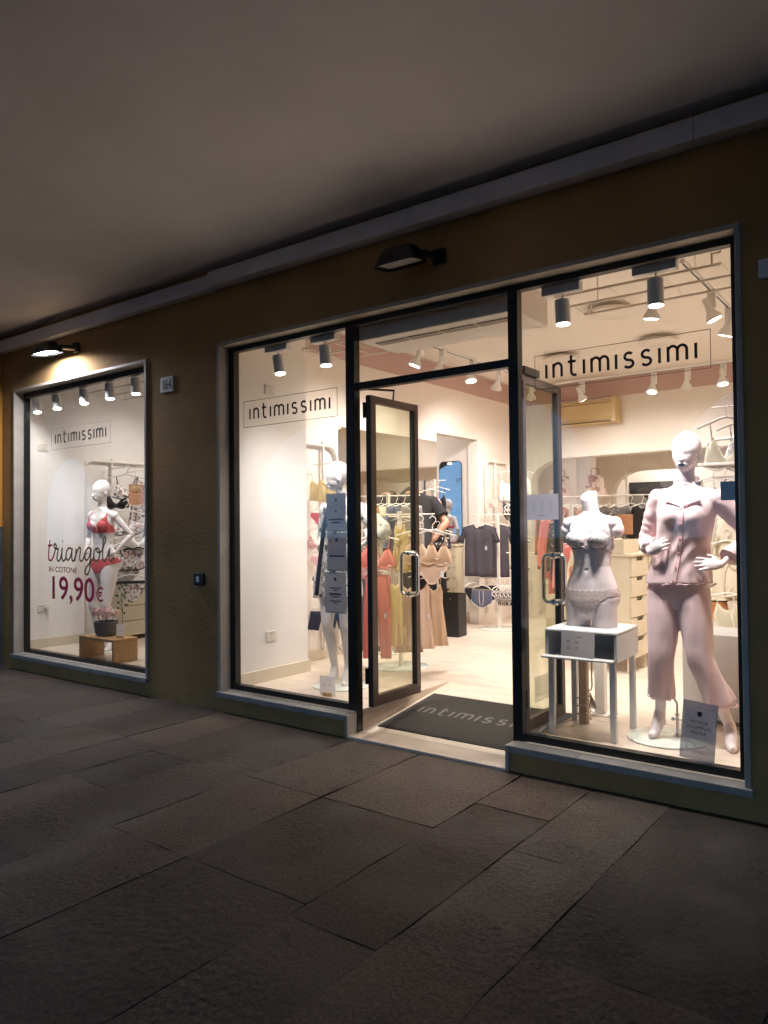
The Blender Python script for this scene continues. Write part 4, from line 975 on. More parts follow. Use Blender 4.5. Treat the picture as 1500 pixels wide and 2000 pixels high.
# ------------------------------------------------ 3. pyjama mannequin
t = T('mannequin', 'tall bald mannequin with black lips in pale pink button pyjamas, hands on hips', 'mannequin', (-1.26, 4.66, FZ), math.radians(2))
P = dict(hip=V(-.045,0,0), chest=V(.01,0,0), th=.05, ts=-.06, neck=V(.013,.006,1.55), headp=V(.015,-.008,1.645), hrot=(math.radians(-4), math.radians(3), math.radians(2)),
    shL=V(-.155,.01,1.445), elL=V(-.245,.08,1.19), wrL=V(-.175,-.115,1.12), handL=(V(.65,-.30,.42), V(-.5,-1,-.2), V(.3,.2,1), 1.0, .06),
    shR=V(.178,.01,1.435), elR=V(.345,.10,1.22), wrR=V(.215,-.085,1.055), handR=(V(-1,-.34,.05), V(.1,-1,.35), V(0,.1,1), .28, .10),
    knL=V(-.135,-.05,.50), anL=V(-.165,.01,.145), toeL=V(-.195,-.105,.032), knR=V(.085,-.05,.50), anR=V(.225,.0,.125), toeR=V(.262,-.12,.022))
body, Rh = figure(P)
put(body, 'body', 'mannequin', t); lips(t, P['headp'], Rh, 1.05)
disc_base(t, -.12, .0, .235, -.0); support(t, (-.145,.05,.30), (-.075,.045))
def garment(q, voxel, smooth, folds, name, mt, t, cut=None):
    me = bake(q, voxel, smooth, name)
    P_ = arr(me); N_ = nrm(me); d = folds(P_, N_); P_ = P_+N_*d[:,None]; me.vertices.foreach_set('co', P_.ravel())
    if cut:
        bm = bmesh.new(); bm.from_mesh(me)
        for co, no in cut: bmesh.ops.bisect_plane(bm, geom=bm.verts[:]+bm.edges[:]+bm.faces[:], plane_co=co, plane_no=no, clear_outer=True)
        bm.to_mesh(me); bm.free()
    me.update(); return put(me, name, mt, t)
def vnoise(P_, sc, seed=0): return np.array([noise.noise(Vector((p[0]*sc[0]+seed, p[1]*sc[1], p[2]*sc[2]))) for p in P_])
# shirt
q = MB(); ch, hp_ = P['chest'], P['hip']
SH = [(.935,.186,.128,.142),(.98,.182,.126,.136),(1.03,.175,.124,.128),(1.09,.166,.124,.118),(1.16,.158,.127,.110),(1.23,.157,.134,.106),(1.29,.160,.144,.108),(1.34,.164,.146,.110),(1.385,.165,.128,.11),(1.42,.163,.100,.106),(1.455,.150,.080,.095),(1.49,.118,.066,.082),(1.515,.078,.060,.068)]
torso(q, SH, hp_, ch, .05, -.05)
for k in (-1, 1): q.ell(ch+V(k*.062, -.082, 1.33), (.062, .064, .070), 18)
for sd, k in (('L',-1),('R',1)):
    sh, el, wr = P['sh'+sd], P['el'+sd], P['wr'+sd]
    q.ell(sh, (.060,.058,.060), 16); q.tube([ch+V(k*.09,.01,1.45), sh], .058, 16)
    e2 = lerp(el, wr, .68 if sd == 'L' else .78)
    limb(q, [sh, lerp(sh, el, .4), lerp(sh, el, .85), el, lerp(el, wr, .35), e2], [.058,.056,.052,.052,.048,.05 if sd == 'L' else .066], 18)
def sf(p, n):
    d = .006*vnoise(p, (9,9,4))+.0035*vnoise(p, (26,26,9), 5)
    z = p[:,2]; a = np.arctan2(p[:,1], p[:,0]); torso_ = (np.abs(p[:,0]) < .22)
    d += torso_*np.clip((1.15-z)*9, 0, 1)*.005*np.sin(a*9+z*6)
    # fine rib folds round the elbows and pulls from the hands
    arm = ~torso_ | (z > 1.1)*(np.abs(p[:,0]) > .19)
    d += arm*.0016*np.sin(z*110+p[:,0]*70+6*vnoise(p, (6,6,6), 9))
    d += torso_*.004*np.sin((z*.9+np.abs(p[:,0]-.2)*1.1)*60)*np.exp(-((z-1.12)/.10)**2)
    return d
shirt = garment(q, .0065, 12, sf, 'pyjama_shirt', 'pink_satin', t)
# wavy hem edge
def hem(t, c, hw, df, db, z, tilt, wav, amp, mt='pink_satin', r=.0032, n=140, name='hem_trim', dz=0):
    q = MB(); pts = []
    for k in range(n):
        a = 2*PI*k/n; pts.append((c[0]+hw*math.cos(a)*(1+.02*math.sin(wav*a)), c[1]+(df if math.sin(a) < 0 else db)*math.sin(a)*(1+.03*math.sin(wav*a+1)), z+c[2]+tilt*math.cos(a)*hw+amp*math.sin(wav*a)+dz))
    q.tube(pts, r, 6, closed=True); return q.build(name, mt, t, smooth=True)
hem(t, hp_, .184, .126, .140, .934, .05, 17, .004)
# button placket, buttons and lapels lie on the front of the shirt
from mathutils.bvhtree import BVHTree
sm = shirt.data; bv = BVHTree.FromPolygons([v.co for v in sm.vertices], [tuple(p.vertices) for p in sm.polygons])
def front(x, z, off=.003):
    h = bv.ray_cast(V(x, -1, z), V(0, 1, 0)); return V(x, (h[0].y if h[0] else -.12)-off, z)
pl = [(.012,1.40),(.010,1.33),(.004,1.25),(-.004,1.17),(-.016,1.09),(-.030,1.0),(-.040,.938)]
pc = [v for v in cr(pl, 6)]; q = MB(); vs = []; n_ = len(pc)
for dx, of in ((-.015,.001),(-.013,.0035),(.011,.0045),(.0125,.001)): vs += [front(p.x+dx, p.y, of) for p in pc]
fs = [(r*n_+i, r*n_+i+1, (r+1)*n_+i+1, (r+1)*n_+i) for r in range(3) for i in range(n_-1)]
q.add(vs, fs); q.build('placket', 'pink_satin', t, smooth=False, auto=40)
q = MB(); q.tube([front(p.x+.0135, p.y, .0015) for p in pc], .0016, 5); q.build('placket_seam', 'coral_soft', t)
for z in (1.375, 1.29, 1.205, 1.12, 1.035, .955):
    p = min(pc, key=lambda v: abs(v.y-z)); c_ = front(p.x-.001, z, .0045); q = MB(); q.tube([c_, c_+V(0,-.003,0)], [.0062, .0055], 14); q.build('button', 'salmon', t)
def lapel(k):
    # folded collar: outer edge -> neck side
    a = [(k*.055,-.030,1.535),(k*.066,-.052,1.515),(k*.088,-.085,1.462),(k*.104,-.100,1.430)]
    b = [(k*.050,.00,1.555),(k*.040,-.055,1.515),(k*.028,-.098,1.455),(k*.004,-.128,1.392)]
    A, B = cr(a, 5), cr(b, 5); vs = [V(*p)+ch for p in A]+[V(*p)+ch for p in B]; n = len(A)
    for i_, v in enumerate(vs):
        if v.z < 1.50: f_ = front(v.x, v.z, .007); v.y = min(v.y, f_.y)
    vs2 = [v+V(0,.004,-.003) for v in vs]; q = MB()
    fs = [(i,i+1,n+i+1,n+i) for i in range(n-1)]; o = 2*n; fs += [(o+i,o+n+i,o+n+i+1,o+i+1) for i in range(n-1)]+[(i,o+i,o+i+1,i+1) for i in range(n-1)]+[(n+i,n+i+1,o+n+i+1,o+n+i) for i in range(n-1)]
    q.add(vs+vs2, fs); q.build('lapel', 'pink_satin', t, smooth=False, auto=50)
for k in (-1, 1): lapel(k)
q = MB(); q.tube(cr([ch+V(-.056,-.02,1.535), ch+V(-.05,.045,1.565), ch+V(0,.075,1.575), ch+V(.05,.045,1.565), ch+V(.056,-.02,1.535)], 5), .014, 10, flat=.5); q.build('collar', 'pink_satin', t, smooth=True)
# trousers
q = MB()
q.loft([ringe(hp_+V(0,0,z), hw, df, db, 0, .05, p=3) for z, hw, df, db in ((.825,.030,.080,.09),(.85,.075,.096,.11),(.88,.115,.104,.116),(.93,.140,.104,.116),(1.0,.12,.090,.10))])
for sd, k in (('L',-1),('R',1)):
    kn, an = P['kn'+sd], P['an'+sd]; hj = hp_+V(k*.080,0,.86); e = lerp(kn, an, .70 if sd == 'L' else .68)
    q.tube(cr([hp_+V(k*.062,.004,1.01), hp_+V(k*.070,.008,.95), hj+V(0,.008,.03), lerp(hj, kn, .25), lerp(hj, kn, .7), kn, lerp(kn, an, .35), e+V(0,.012,0)], 5), [r.x for r in cr([(.078,0),(.094,0),(.101,0),(.098,0),(.086,0),(.076,0),(.074,0),(.080 if k < 0 else .090,0)], 5)], 26)
def tf(p, n):
    a = np.arctan2(p[:,1], p[:,0]-np.where(p[:,0] < .02, -.14, .14)); z = p[:,2]
    return .004*vnoise(p, (10,10,3), 3)+np.clip((.75-z)*2.2, 0, 1)*.0055*np.sin(a*8+z*4)+.0025*vnoise(p, (25,25,7), 8)
garment(q, .0065, 26, tf, 'pyjama_trousers', 'pink_satin', t)
for sd, k in (('L',-1),('R',1)):
    e = lerp(P['kn'+sd], P['an'+sd], .70 if sd == 'L' else .68)+V(0,.012,-.002); hem(t, (e.x, e.y, e.z), .080 if k < 0 else .090, .078, .078, 0, 0, 13, .004, n=90)
# ------------------------------------------------ 4. kimono mannequin in the middle window
t = T('mannequin', 'bald mannequin turned aside in a white leaf print robe with navy trim, middle window', 'mannequin', (-4.02, 4.74, FZ), math.radians(10))
P = dict(hip=V(-.02,0,0), chest=V(.03,.01,0), th=.03, ts=-.04, neck=V(.030,.004,1.55), headp=V(.012,-.022,1.640), hrot=(math.radians(-62), math.radians(10), math.radians(0)),
    shL=V(-.135,.02,1.44), elL=V(-.19,.10,1.20), wrL=V(-.15,-.03,1.02), handL=(V(.3,-.3,-.8), V(-1,-.3,0), V(0,-1,0), .5),
    shR=V(.19,.01,1.44), elR=V(.40,.0,1.26), wrR=V(.22,-.10,1.12), handR=(V(-1,-.3,.0), V(.1,-1,.35), V(0,.1,1), .4),
    knL=V(-.085,-.06,.50), anL=V(-.055,.0,.13), toeL=V(-.055,-.115,.022), knR=V(.075,-.04,.50), anR=V(.06,.02,.13), toeR=V(.075,-.095,.022))
body, Rh = figure(P); put(body, 'body', 'mannequin_pale', t); lips(t, P['headp'], Rh)
disc_base(t, .02, -.02, .24); support(t, (-.05,.05,.30), (.02,.08))
q = MB(); ch, hp_ = P['chest'], P['hip']
torso(q, [(.72,.215,.11,.16),(.80,.21,.115,.16),(.90,.205,.115,.15),(1.0,.185,.11,.13),(1.1,.165,.108,.115),(1.2,.155,.108,.11),(1.30,.165,.122,.115),(1.38,.17,.115,.115),(1.44,.155,.085,.1),(1.485,.12,.066,.082),(1.51,.08,.060,.068)], hp_, ch, .03, -.04)
for sd, k in (('L',-1),('R',1)):
    sh, el, wr = P['sh'+sd], P['el'+sd], P['wr'+sd]; q.ell(sh, (.06,.06,.06), 16); q.tube([ch+V(k*.09,.01,1.45), sh], .058, 16)
    limb(q, [sh, lerp(sh, el, .5), el, lerp(el, wr, .55)], [.062,.068,.075,.095 if k > 0 else .06], 18)
garment(q, .007, 4, lambda p, n: .009*vnoise(p, (8,8,4), 2)+.006*np.sin(np.arctan2(p[:,1], p[:,0])*8)*np.clip((1.25-p[:,2])*3, 0, 1)+.004*vnoise(p, (22,22,12), 4), 'robe', 'leaf_print', t)
q = MB()
for xs in ((-.055,-.045,-.10,-.14), (.075,.055,.03,.01)):
    pts = cr([(xs[0]+.01,-.068,1.50),(xs[1],-.150,1.35),(xs[2],-.128,1.1),(xs[3],-.142,.74)], 6); q.tube(pts, .02, 10, flat=.35)
q.build('robe_trim', 'navy', t, smooth=True)
# ------------------------------------------------ 5. person in black behind the rack
t = T('person', 'person in black T-shirt and trousers seen from behind, bending forward beside the mirror', 'person', (-4.69, 6.80, FZ), math.radians(218)); t.scale = (1.08,)*3
P = dict(hip=V(0,.08,.0), chest=V(0,-.16,.015), neck=V(0,-.27,1.485), headp=V(0,-.345,1.455), hrot=(math.radians(10), math.radians(55), 0), hs=1.0,
    shL=V(-.195,-.15,1.445), elL=V(-.325,-.03,1.235), wrL=V(-.19,.03,1.06), handL=(V(.8,-.6,-.1), V(-.3,.8,.2), V(0,.1,1), .4),
    shR=V(.195,-.16,1.445), elR=V(.24,-.36,1.22), wrR=V(.16,-.52,1.12), handR=(V(-.2,-1,-.1), V(0,-.2,1), V(-1,0,0), .6),
    knL=V(-.10,.0,.48), anL=V(-.10,.06,.09), toeL=V(-.115,-.09,.03), knR=V(.10,.0,.48), anR=V(.11,.06,.09), toeR=V(.13,-.09,.03))
body, Rh = figure(P, .0065, female=False); put(body, 'body', 'skin', t)
hc = P['headp']; q = MB()
for c_, r_ in (((0,.022,.105),(.084,.100,.092)),((0,.055,.05),(.074,.062,.075)),((0,.0,.13),(.078,.090,.070))): q.ell(hc+Rh @ V(*c_), r_, 20, Rh)
me = bake(q, .008, 2, 'hair'); p_ = arr(me); p_ += nrm(me)*(.005*vnoise(p_, (40,40,40)))[:,None]; me.vertices.foreach_set('co', p_.ravel()); put(me, 'hair', 'hair', t)
q = MB(); ch, hp_ = P['chest'], P['hip']
torso(q, [(.88,.20,.12,.135),(1.0,.19,.115,.12),(1.1,.185,.115,.115),(1.2,.188,.115,.12),(1.32,.202,.118,.13),(1.42,.205,.112,.13),(1.48,.18,.09,.112),(1.525,.12,.07,.085)], hp_, ch); q.tube([ch+V(0,.0,1.45), ch+V(0,-.055,1.485), ch+V(0,-.09,1.49)], [.10,.085,.066], 20)
for sd, k in (('L',-1),('R',1)):
    sh, el = P['sh'+sd], P['el'+sd]; q.ell(sh, (.072,.07,.072), 16); q.tube([ch+V(k*.1,.01,1.45), sh], .07, 16); q.tube([sh, lerp(sh, el, .4), lerp(sh, el, .72)], [.07,.070,.076], 18)
garment(q, .007, 4, lambda p, n: .007*vnoise(p, (9,9,6), 2)+.003*vnoise(p, (24,24,14), 4), 'tshirt', 'black_cloth', t)
q = MB(); torso(q, [(.80,.18,.105,.125),(.9,.185,.108,.125),(.98,.178,.108,.115)], hp_, ch)
for sd, k in (('L',-1),('R',1)):
    kn, an = P['kn'+sd], P['an'+sd]; hj = hp_+V(k*.083,0,.86); q.tube(cr([hj, lerp(hj, kn, .5), kn, lerp(kn, an, .5), an+V(0,0,.0)], 4), [r.x for r in cr([(.10,0),(.088,0),(.072,0),(.068,0),(.07,0)], 4)], 20)
garment(q, .008, 4, lambda p, n: .006*vnoise(p, (9,9,5), 6), 'trousers', 'black_cloth', t)
for k in ('L', 'R'):
    a, b = P['an'+k], P['toe'+k]; q = MB(); q.tube([a+V(0,.05,-.05), a+V(0,.0,-.045), b+V(0,.0,.012), b+V(0,-.03,.006)], [.034,.042,.042,.026], 14, flat=.8); q.build('shoe', 'black', t, smooth=True)
# ============================================================ LETTERING AND SIGNS
PG = YG-.006       # lettering sits on the street face of the glass
def arc(cx, cy, rx, ry, a0, a1, n=8): return [(cx+rx*math.cos(math.radians(a0+(a1-a0)*i/n)), cy+ry*math.sin(math.radians(a0+(a1-a0)*i/n))) for i in range(n+1)]
def glyph(c):
    if c == 'i': return 0, [[(0,0),(0,1)]]
    if c == 'n': return .62, [[(0,0),(0,1)], [(0,.62)]+arc(.31,.66,.31,.34,165,0)+[(.62,0)]]
    if c == 'm': return 1.18, [[(0,0),(0,1)], [(0,.64)]+arc(.295,.70,.295,.30,165,0)+[(.59,0)], [(.59,.64)]+arc(.885,.70,.295,.30,165,0)+[(1.18,0)]]
    if c == 't': return .55, [[(.16,1.42),(.16,.28)]+arc(.42,.27,.26,.27,180,270,5)+[(.55,.0)], [(-.08,.98),(.50,.98)]]
    if c == 's': return .62, [arc(.31,.755,.27,.245,35,180,7)+arc(.31,.735,.27,.225,180,262,4)[1:]+arc(.31,.255,.30,.255,82,-150,12)]
def logo(q, x0, z0, width, place, wt=.185):
    adv = []; x = 0
    for ch in 'intimissimi':
        w, st = glyph(ch); adv.append((x, st)); x += w+.56
    tot = x-.56; k = width/tot
    for x, st in adv:
        for s_ in st: q.ribbon([(x0+(x+u)*k, z0+v*k) for u, v in s_], wt*k, place)
    return k
def logobox(x0, x1, z0, z1, label):
    t = T('window_lettering', label, 'lettering', (x0, PG, z0)); w, h = x1-x0, z1-z0
    q = MB(); logo(q, w*.075, h*.30, w*.85, lambda u, v, d: (u, -d, v)); q.build('letters', 'ink', t)
    q = MB(); e = .0016
    for a, b, c, d in ((0,w,0,e*2),(0,w,h-e*2,h),(0,e*2,0,h),(w-e*2,w,0,h)): q.box(a, b, -.001, 0, c, d)
    q.build('outline', 'script_dark', t)
logobox(-1.971, -.975, 2.263, 2.469, 'black window lettering intimissimi in a thin frame, right window')
logobox(-4.511, -3.525, 2.260, 2.470, 'black window lettering intimissimi in a thin frame, middle window')
logobox(-7.397, -6.347, 2.282, 2.500, 'black window lettering intimissimi in a thin frame, left window')
TRI = [[(-7.424, 1.357), (-7.438, 1.284), (-7.45, 1.221), (-7.451, 1.176), (-7.436, 1.15), (-7.403, 1.148), (-7.371, 1.171), (-7.341, 1.222)], [(-7.341, 1.222), (-7.316, 1.266), (-7.304, 1.298), (-7.324, 1.318), (-7.347, 1.307), (-7.338, 1.279), (-7.3, 1.266), (-7.269, 1.265), (-7.281, 1.216), (-7.29, 1.169), (-7.266, 1.145), (-7.231, 1.161), (-7.208, 1.205), (-7.191, 1.281)], [(-7.191, 1.281), (-7.2, 1.218), (-7.195, 1.168), (-7.17, 1.146), (-7.14, 1.162), (-7.111, 1.2)], [(-7.027, 1.272), (-7.066, 1.278), (-7.105, 1.25), (-7.122, 1.206), (-7.111, 1.166), (-7.083, 1.157), (-7.044, 1.189), (-7.019, 1.238), (-7.01, 1.281), (-7.017, 1.214), (-7.013, 1.165), (-6.994, 1.148), (-6.966, 1.165), (-6.949, 1.202)], [(-6.937, 1.273), (-6.946, 1.215), (-6.962, 1.149)], [(-6.955, 1.172), (-6.933, 1.221), (-6.898, 1.27), (-6.872, 1.285), (-6.858, 1.27), (-6.865, 1.222), (-6.873, 1.179), (-6.854, 1.151), (-6.824, 1.159), (-6.797, 1.192), (-6.779, 1.223)], [(-6.672, 1.272), (-6.717, 1.282), (-6.754, 1.265), (-6.775, 1.229), (-6.779, 1.187), (-6.757, 1.163), (-6.722, 1.176), (-6.69, 1.224), (-6.672, 1.272), (-6.681, 1.2), (-6.691, 1.122), (-6.705, 1.062), (-6.733, 1.024), (-6.769, 1.027), (-6.779, 1.054), (-6.754, 1.091), (-6.706, 1.128), (-6.654, 1.165), (-6.627, 1.195)], [(-6.58, 1.279), (-6.617, 1.255), (-6.627, 1.213), (-6.617, 1.171), (-6.586, 1.154), (-6.549, 1.173), (-6.527, 1.22), (-6.534, 1.261), (-6.565, 1.28), (-6.58, 1.267), (-6.565, 1.243), (-6.523, 1.241), (-6.493, 1.253)], [(-6.493, 1.253), (-6.457, 1.309), (-6.428, 1.356), (-6.431, 1.383), (-6.448, 1.387), (-6.464, 1.362), (-6.472, 1.303), (-6.477, 1.244), (-6.478, 1.197), (-6.462, 1.161), (-6.432, 1.166), (-6.401, 1.204), (-6.361, 1.278)], [(-6.361, 1.278), (-6.37, 1.228), (-6.37, 1.187), (-6.354, 1.161), (-6.327, 1.168), (-6.302, 1.188), (-6.289, 1.2)], [(-7.466, 1.297), (-7.377, 1.304)], [(-7.186, 1.343), (-7.179, 1.347)], [(-6.346, 1.333), (-6.34, 1.335)]]
t = T('window_script', 'handwriting style window script reading triangoli with a red first letter', 'lettering', (-7.45, PG, 1.0))
for idx, mt in ((( 0, 10), 'crimson'), ((1, 2, 3, 11, 4), 'script_dark'), ((5, 6, 7, 8, 9, 12), 'script_olive')):
    q = MB()
    for i in idx:
        st = TRI[i]; p = cr([(a+7.45, b-1.0) for a, b in st], 5 if len(st) > 2 else 2)
        q.ribbon([(v[0], v[1]) for v in p], .020 if len(st) > 2 or i == 10 else .026, lambda u, v, d: (u, -d-.0004*idx[0], v))
    q.build('letters', mt, t)
t = T('window_caption', 'small brown window caption reading IN COTONE above the price', 'lettering', (-7.45, PG, 1.03))
text_mesh('letters', 'IN COTONE', .078, lambda u, v, d: (u, -d-.001, v), 'maroon', t, sx=1.22, bold=.0005)
t = T('window_price', 'big dark red window price reading 19,90 euro', 'lettering', (-7.45, PG, .76))
text_mesh('digits', '19,90', .325, lambda u, v, d: (u, -d-.001, v), 'crimson', t, sx=1.16, bold=.004)
text_mesh('euro_sign', '\u20ac', .19, lambda u, v, d: (u+.85, -d-.001, v+.01), 'crimson', t, sx=1.1, bold=.002)
# entrance mat with woven lettering
sl = math.atan2(FZ-.019, RY1-4.22)
def on_ramp(u, v, d=0): return (u, v*math.cos(sl)-d*math.sin(sl), v*math.sin(sl)+d*math.cos(sl))
t = T('entrance_mat', 'dark grey entrance mat with woven lettering on the ramp', 'mat', (-3.29, 4.31, .018+(4.31-4.22)*math.tan(sl)))
q = MB(); q.prism([(0,0),(1.17,0),(1.17,.72),(0,.72)], 2, .001, .011); q.v = [on_ramp(*v) for v in q.v]; q.build('mat_body', 'mat_rug', t)
q = MB(); logo(q, .10, .33, .98, lambda u, v, d: on_ramp(u, v, .0112+d), wt=.20); q.build('letters', 'mat_letter', t)
q = MB()
for a, b, c, d in ((-.012,1.182,-.012,0),(-.012,1.182,.72,.732),(-.012,0,0,.72),(1.17,1.182,0,.72)): q.prism([(a,c),(b,c),(b,d),(a,d)], 2, .0005, .008)
q.v = [on_ramp(*v) for v in q.v]; q.build('rubber_edge', 'black', t)
# papers stuck to the glass
def bars(q, rows, y=-.0022):
    for x0, x1, z0, z1 in rows: q.box(x0, x1, y, y+.0006, z0, z1)
def emblem(t, x, z, s=.011):
    q = MB(); q.prism([(x+a, z+b) for a, b in rrect(s, s*1.1, s*.4, 4)], 1, -.0026, -.0016); em_ = q.build('emblem', 'ink', t)
    q = MB(); q.prism([(x+s*.42*math.cos(a), z+s*.42*math.sin(a)) for a in [2*PI*k/12 for k in range(12)]], 1, -.0031, -.0024); q.build('emblem_mark', 'print_light', em_)
def notice(x0, x1, z0, z1, label, dark, light, em=True, tilt=0, mt='paper_grey', sleeve=True):
    t = T('glass_notice', label, 'notice', ((x0+x1)/2, YG+.0075, (z0+z1)/2), 0, 'notices taped to the mullion side of the middle pane' if sleeve else None)
    w, h = (x1-x0)/2, (z1-z0)/2
    q = MB(); q.add([(-w,-.0010,-h),(w,-.0010,-h),(w,-.0010,h),(-w,-.0010,h)], [(0,1,2,3)]); q.build('sheet', mt, t)
    q = MB(); bars(q, dark); q.build('dark_print', 'print_grey', t)
    if light: q = MB(); bars(q, light); q.build('fine_print', 'print_light', t)
    if em: emblem(t, 0, h-.038)
    if sleeve: q = MB(); q.box(-w-.004, w+.004, .0004, .0012, -h-.012, h+.012); q.build('plastic_sleeve', 'plastic_sleeve', t)
    t.rotation_euler[1] = tilt; return t
L1 = [(-.06,.06,z,z+.0015) for z in (.045,.035)]+[(-.03,.03,.056,.0575)]
notice(-3.648,-3.470,1.437,1.692,'topmost of three grey notices in the middle window, with two dark bars', [(-.068,.068,-.058,-.046),(-.040,.040,-.080,-.068)]+[(-.004,.006,.0,.02),(-.012,.010,.006,.009)], L1)
notice(-3.642,-3.466,1.150,1.402,'middle one of three grey notices in the middle window, with one dark bar', [(-.072,.074,-.034,-.022),(-.066,-.052,.074,.084)], [(-.045,.045,z,z+.0015) for z in (.02,.01,.0,-.01)])
notice(-3.668,-3.474,.845,1.118,'lowest and whitest of three notices in the middle window, with three bar groups', [(-.055,.055,.030,.038),(-.02,.02,.014,.022),(-.057,.057,-.018,-.003),(-.04,.04,-.034,-.026),(-.055,.055,-.064,-.056),(-.018,.018,-.078,-.070)], None, mt='paper')
notice(-2.04,-1.838,1.488,1.64,'blue grey opening hours card on the right pane near the door', [(-.03,.015,-.052,-.049)], [(a, a+.024, z, z+.002) for a in (-.068,-.014,.040) for z in (.034,.022,.010,-.002,-.014,-.026)], em=False, mt='paper_grey', sleeve=False)
notice(-1.835,-1.632,.690,.838,'white price card leaning on the pane in front of the torso stand', [(a, a+.022, z, z+.003) for a in (-.066,-.016) for z in (.016,.006,-.020,-.030)]+[(-.014,.026,.040,.043)], None, em=False, mt='paper', tilt=math.radians(2), sleeve=False)
t = T('glass_notice', 'pale sign with a serif reminder text at the foot of the right pane', 'notice', (-1.075, YG+.0085, .365), 0)
q = MB(); q.box(-.088, .088, -.0010, 0, -.155, .155); q.build('clear_sheet', 'plastic_sleeve', t)
q = MB(); q.add([(-.08,-.0022,-.045),(.08,-.0022,-.045),(.08,-.0022,.118),(-.08,-.0022,.118)], [(0,1,2,3)]); q.build('sheet', 'paper', t)
q = MB(); q.prism([(a, .092+b) for a, b in rrect(.0115, .0125, .004, 4)], 1, -.0042, -.003); q.build('emblem', 'ink', t)
q = MB(); q.box(-.028, .03, -.0034, -.0028, .070, .0715); bars(q, [(-.03+.012*i, -.024+.012*i, -.115, -.108) for i in range(5)], -.0016); q.build('fine_print', 'print_light', t)
for z, s_ in ((.040, 'RICORDA'), (.012, 'LE 3 SEMPLICI'), (-.016, 'REGOLE')): text_mesh('words', s_, .024, lambda u, v, d: (u, -d-.0033, v+z), 'print_grey', t, 'CENTER', sx=.85)
q = MB()
for cx, cz in ((-.035,-.085),(.035,-.095)): q.tube([(cx+.022*math.cos(a), -.0018, cz+.022*math.sin(a)) for a in [2*PI*k/18 for k in range(18)]], .0012, 5, closed=True)
q.build('icon', 'print_light', t); t.rotation_euler[1] = math.radians(5)
t = T('glass_sticker', 'clear warning sticker low on the right door leaf', 'sticker', (-2.11, 4.46, .42))
q = MB(); q.box(.0055, .0065, -.10, .10, -.08, .08); q.build('film', 'sticker_clear', t)
q = MB(); [q.box(.0066, .0070, -.085, .085-.02*(i%2), .06-.013*i, .0615-.013*i) for i in range(9)]; q.build('fine_print', 'print_grey', t)
def card(x, y, z, w, h, rz, label):
    t = T('price_card', label, 'price card', (x, y, z), rz)
    q = MB(); q.add([(-w/2,-.001,.008),(w/2,-.001,.008),(w/2,-.001,h),(-w/2,-.001,h)], [(0,1,2,3)]); q.build('sheet', 'paper', t)
    q = MB(); q.box(-.038, .038, -.016, .016, 0, .028, .002); q.build('wooden_foot', 'oak_light', t)
    q = MB(); bars(q, [(-w*.3, -w*.3+.03, h*.60, h*.60+.003), (-w*.3, -w*.3+.03, h*.5, h*.5+.003), (0, .03, h*.60, h*.60+.003), (0, .035, h*.5, h*.5+.003), (-.01, .035, h*.8, h*.8+.002)], -.0024); q.build('fine_print', 'print_light', t)
card(-3.83, 4.36, FZ, .145, .155, math.radians(8), 'white price card on a wooden foot at the base of the middle window')
# ============================================================ PROPS
OT = V(-6.75, 4.375, FZ)
t = T('side_table', 'low U shaped oak bench table in the left window', 'table', OT)
for nm_, a, b, c, d, m_ in (('top_board', -.30, .30, .200, .228, 'oak'), ('side_board', -.299, -.27, 0, .1995, 'oak'), ('side_board', .27, .299, 0, .1995, 'oak')):
    q = MB(); q.box(a, b, -.135, .135, c, d, .003); q.build(nm_, m_, t)
card(-6.52, 4.36, FZ+.228, .10, .135, math.radians(10), 'small pale card on a wooden foot standing on the oak bench')
PT = V(-6.82, 4.40, FZ+.228)
t = T('flower_pot', 'dark grey concrete bowl pot with pink hydrangea heads on the oak bench', 'potted flowers', PT); t.scale = (1.18, 1.18, 1.12)
q = MB(); q.lathe([(.07,0),(.088,.02),(.098,.08),(.100,.128),(.090,.128),(.085,.10),(.0,.10)], n=36, cap=False); q.build('pot', 'concrete_pot', t, auto=40)
rnd = random.Random(5)
for i in range(6):
    a = i*1.05+.3; r = .075 if i else 0; hx, hy, hz = r*1.35*math.cos(a), r*math.sin(a), .20+rnd.uniform(-.008,.018)
    q = MB(); q.tube([(r*.35*math.cos(a), r*.35*math.sin(a), .095), (hx*.8, hy*.8, .15), (hx, hy, hz-.01)], .0028, 6); q.build('stalk', 'stem', t)
    q = MB()
    for k in range(62):
        u = rnd.uniform(-1, 1); ph = rnd.uniform(0, 2*PI); s_ = math.sqrt(1-u*u); n_ = Vector((s_*math.cos(ph), s_*math.sin(ph), u*.72)); c_ = Vector((hx, hy, hz))+n_*.044
        tt = n_.cross(V(0,0,1)); tt = tt.normalized() if tt.length > .01 else V(1,0,0); bb = n_.cross(tt).normalized(); ro = rnd.uniform(0, 1.5)
        for p in range(4):
            an = ro+p*PI/2; d1 = tt*math.cos(an)+bb*math.sin(an); d2 = tt*math.cos(an+.6)+bb*math.sin(an+.6); d3 = tt*math.cos(an-.6)+bb*math.sin(an-.6)
            q.add([c_, c_+d3*.0085+n_*.002, c_+d1*.0125+n_*.004, c_+d2*.0085+n_*.002], [(0,1,2,3)])
    q.build('flower_head', 'flower_peach' if i in (1, 3) else 'flower', t)
t = T('orchid_sprig', 'small white flower sprig with green leaves behind the pink flowers', 'plant', (-7.45, 5.0, FZ))
q = MB(); q.tube(cr([(0,0,.0),(.02,0,.3),(-.02,.01,.55),(.05,0,.68)], 5), .004, 6); q.build('stalk', 'leaf', t)
q = MB()
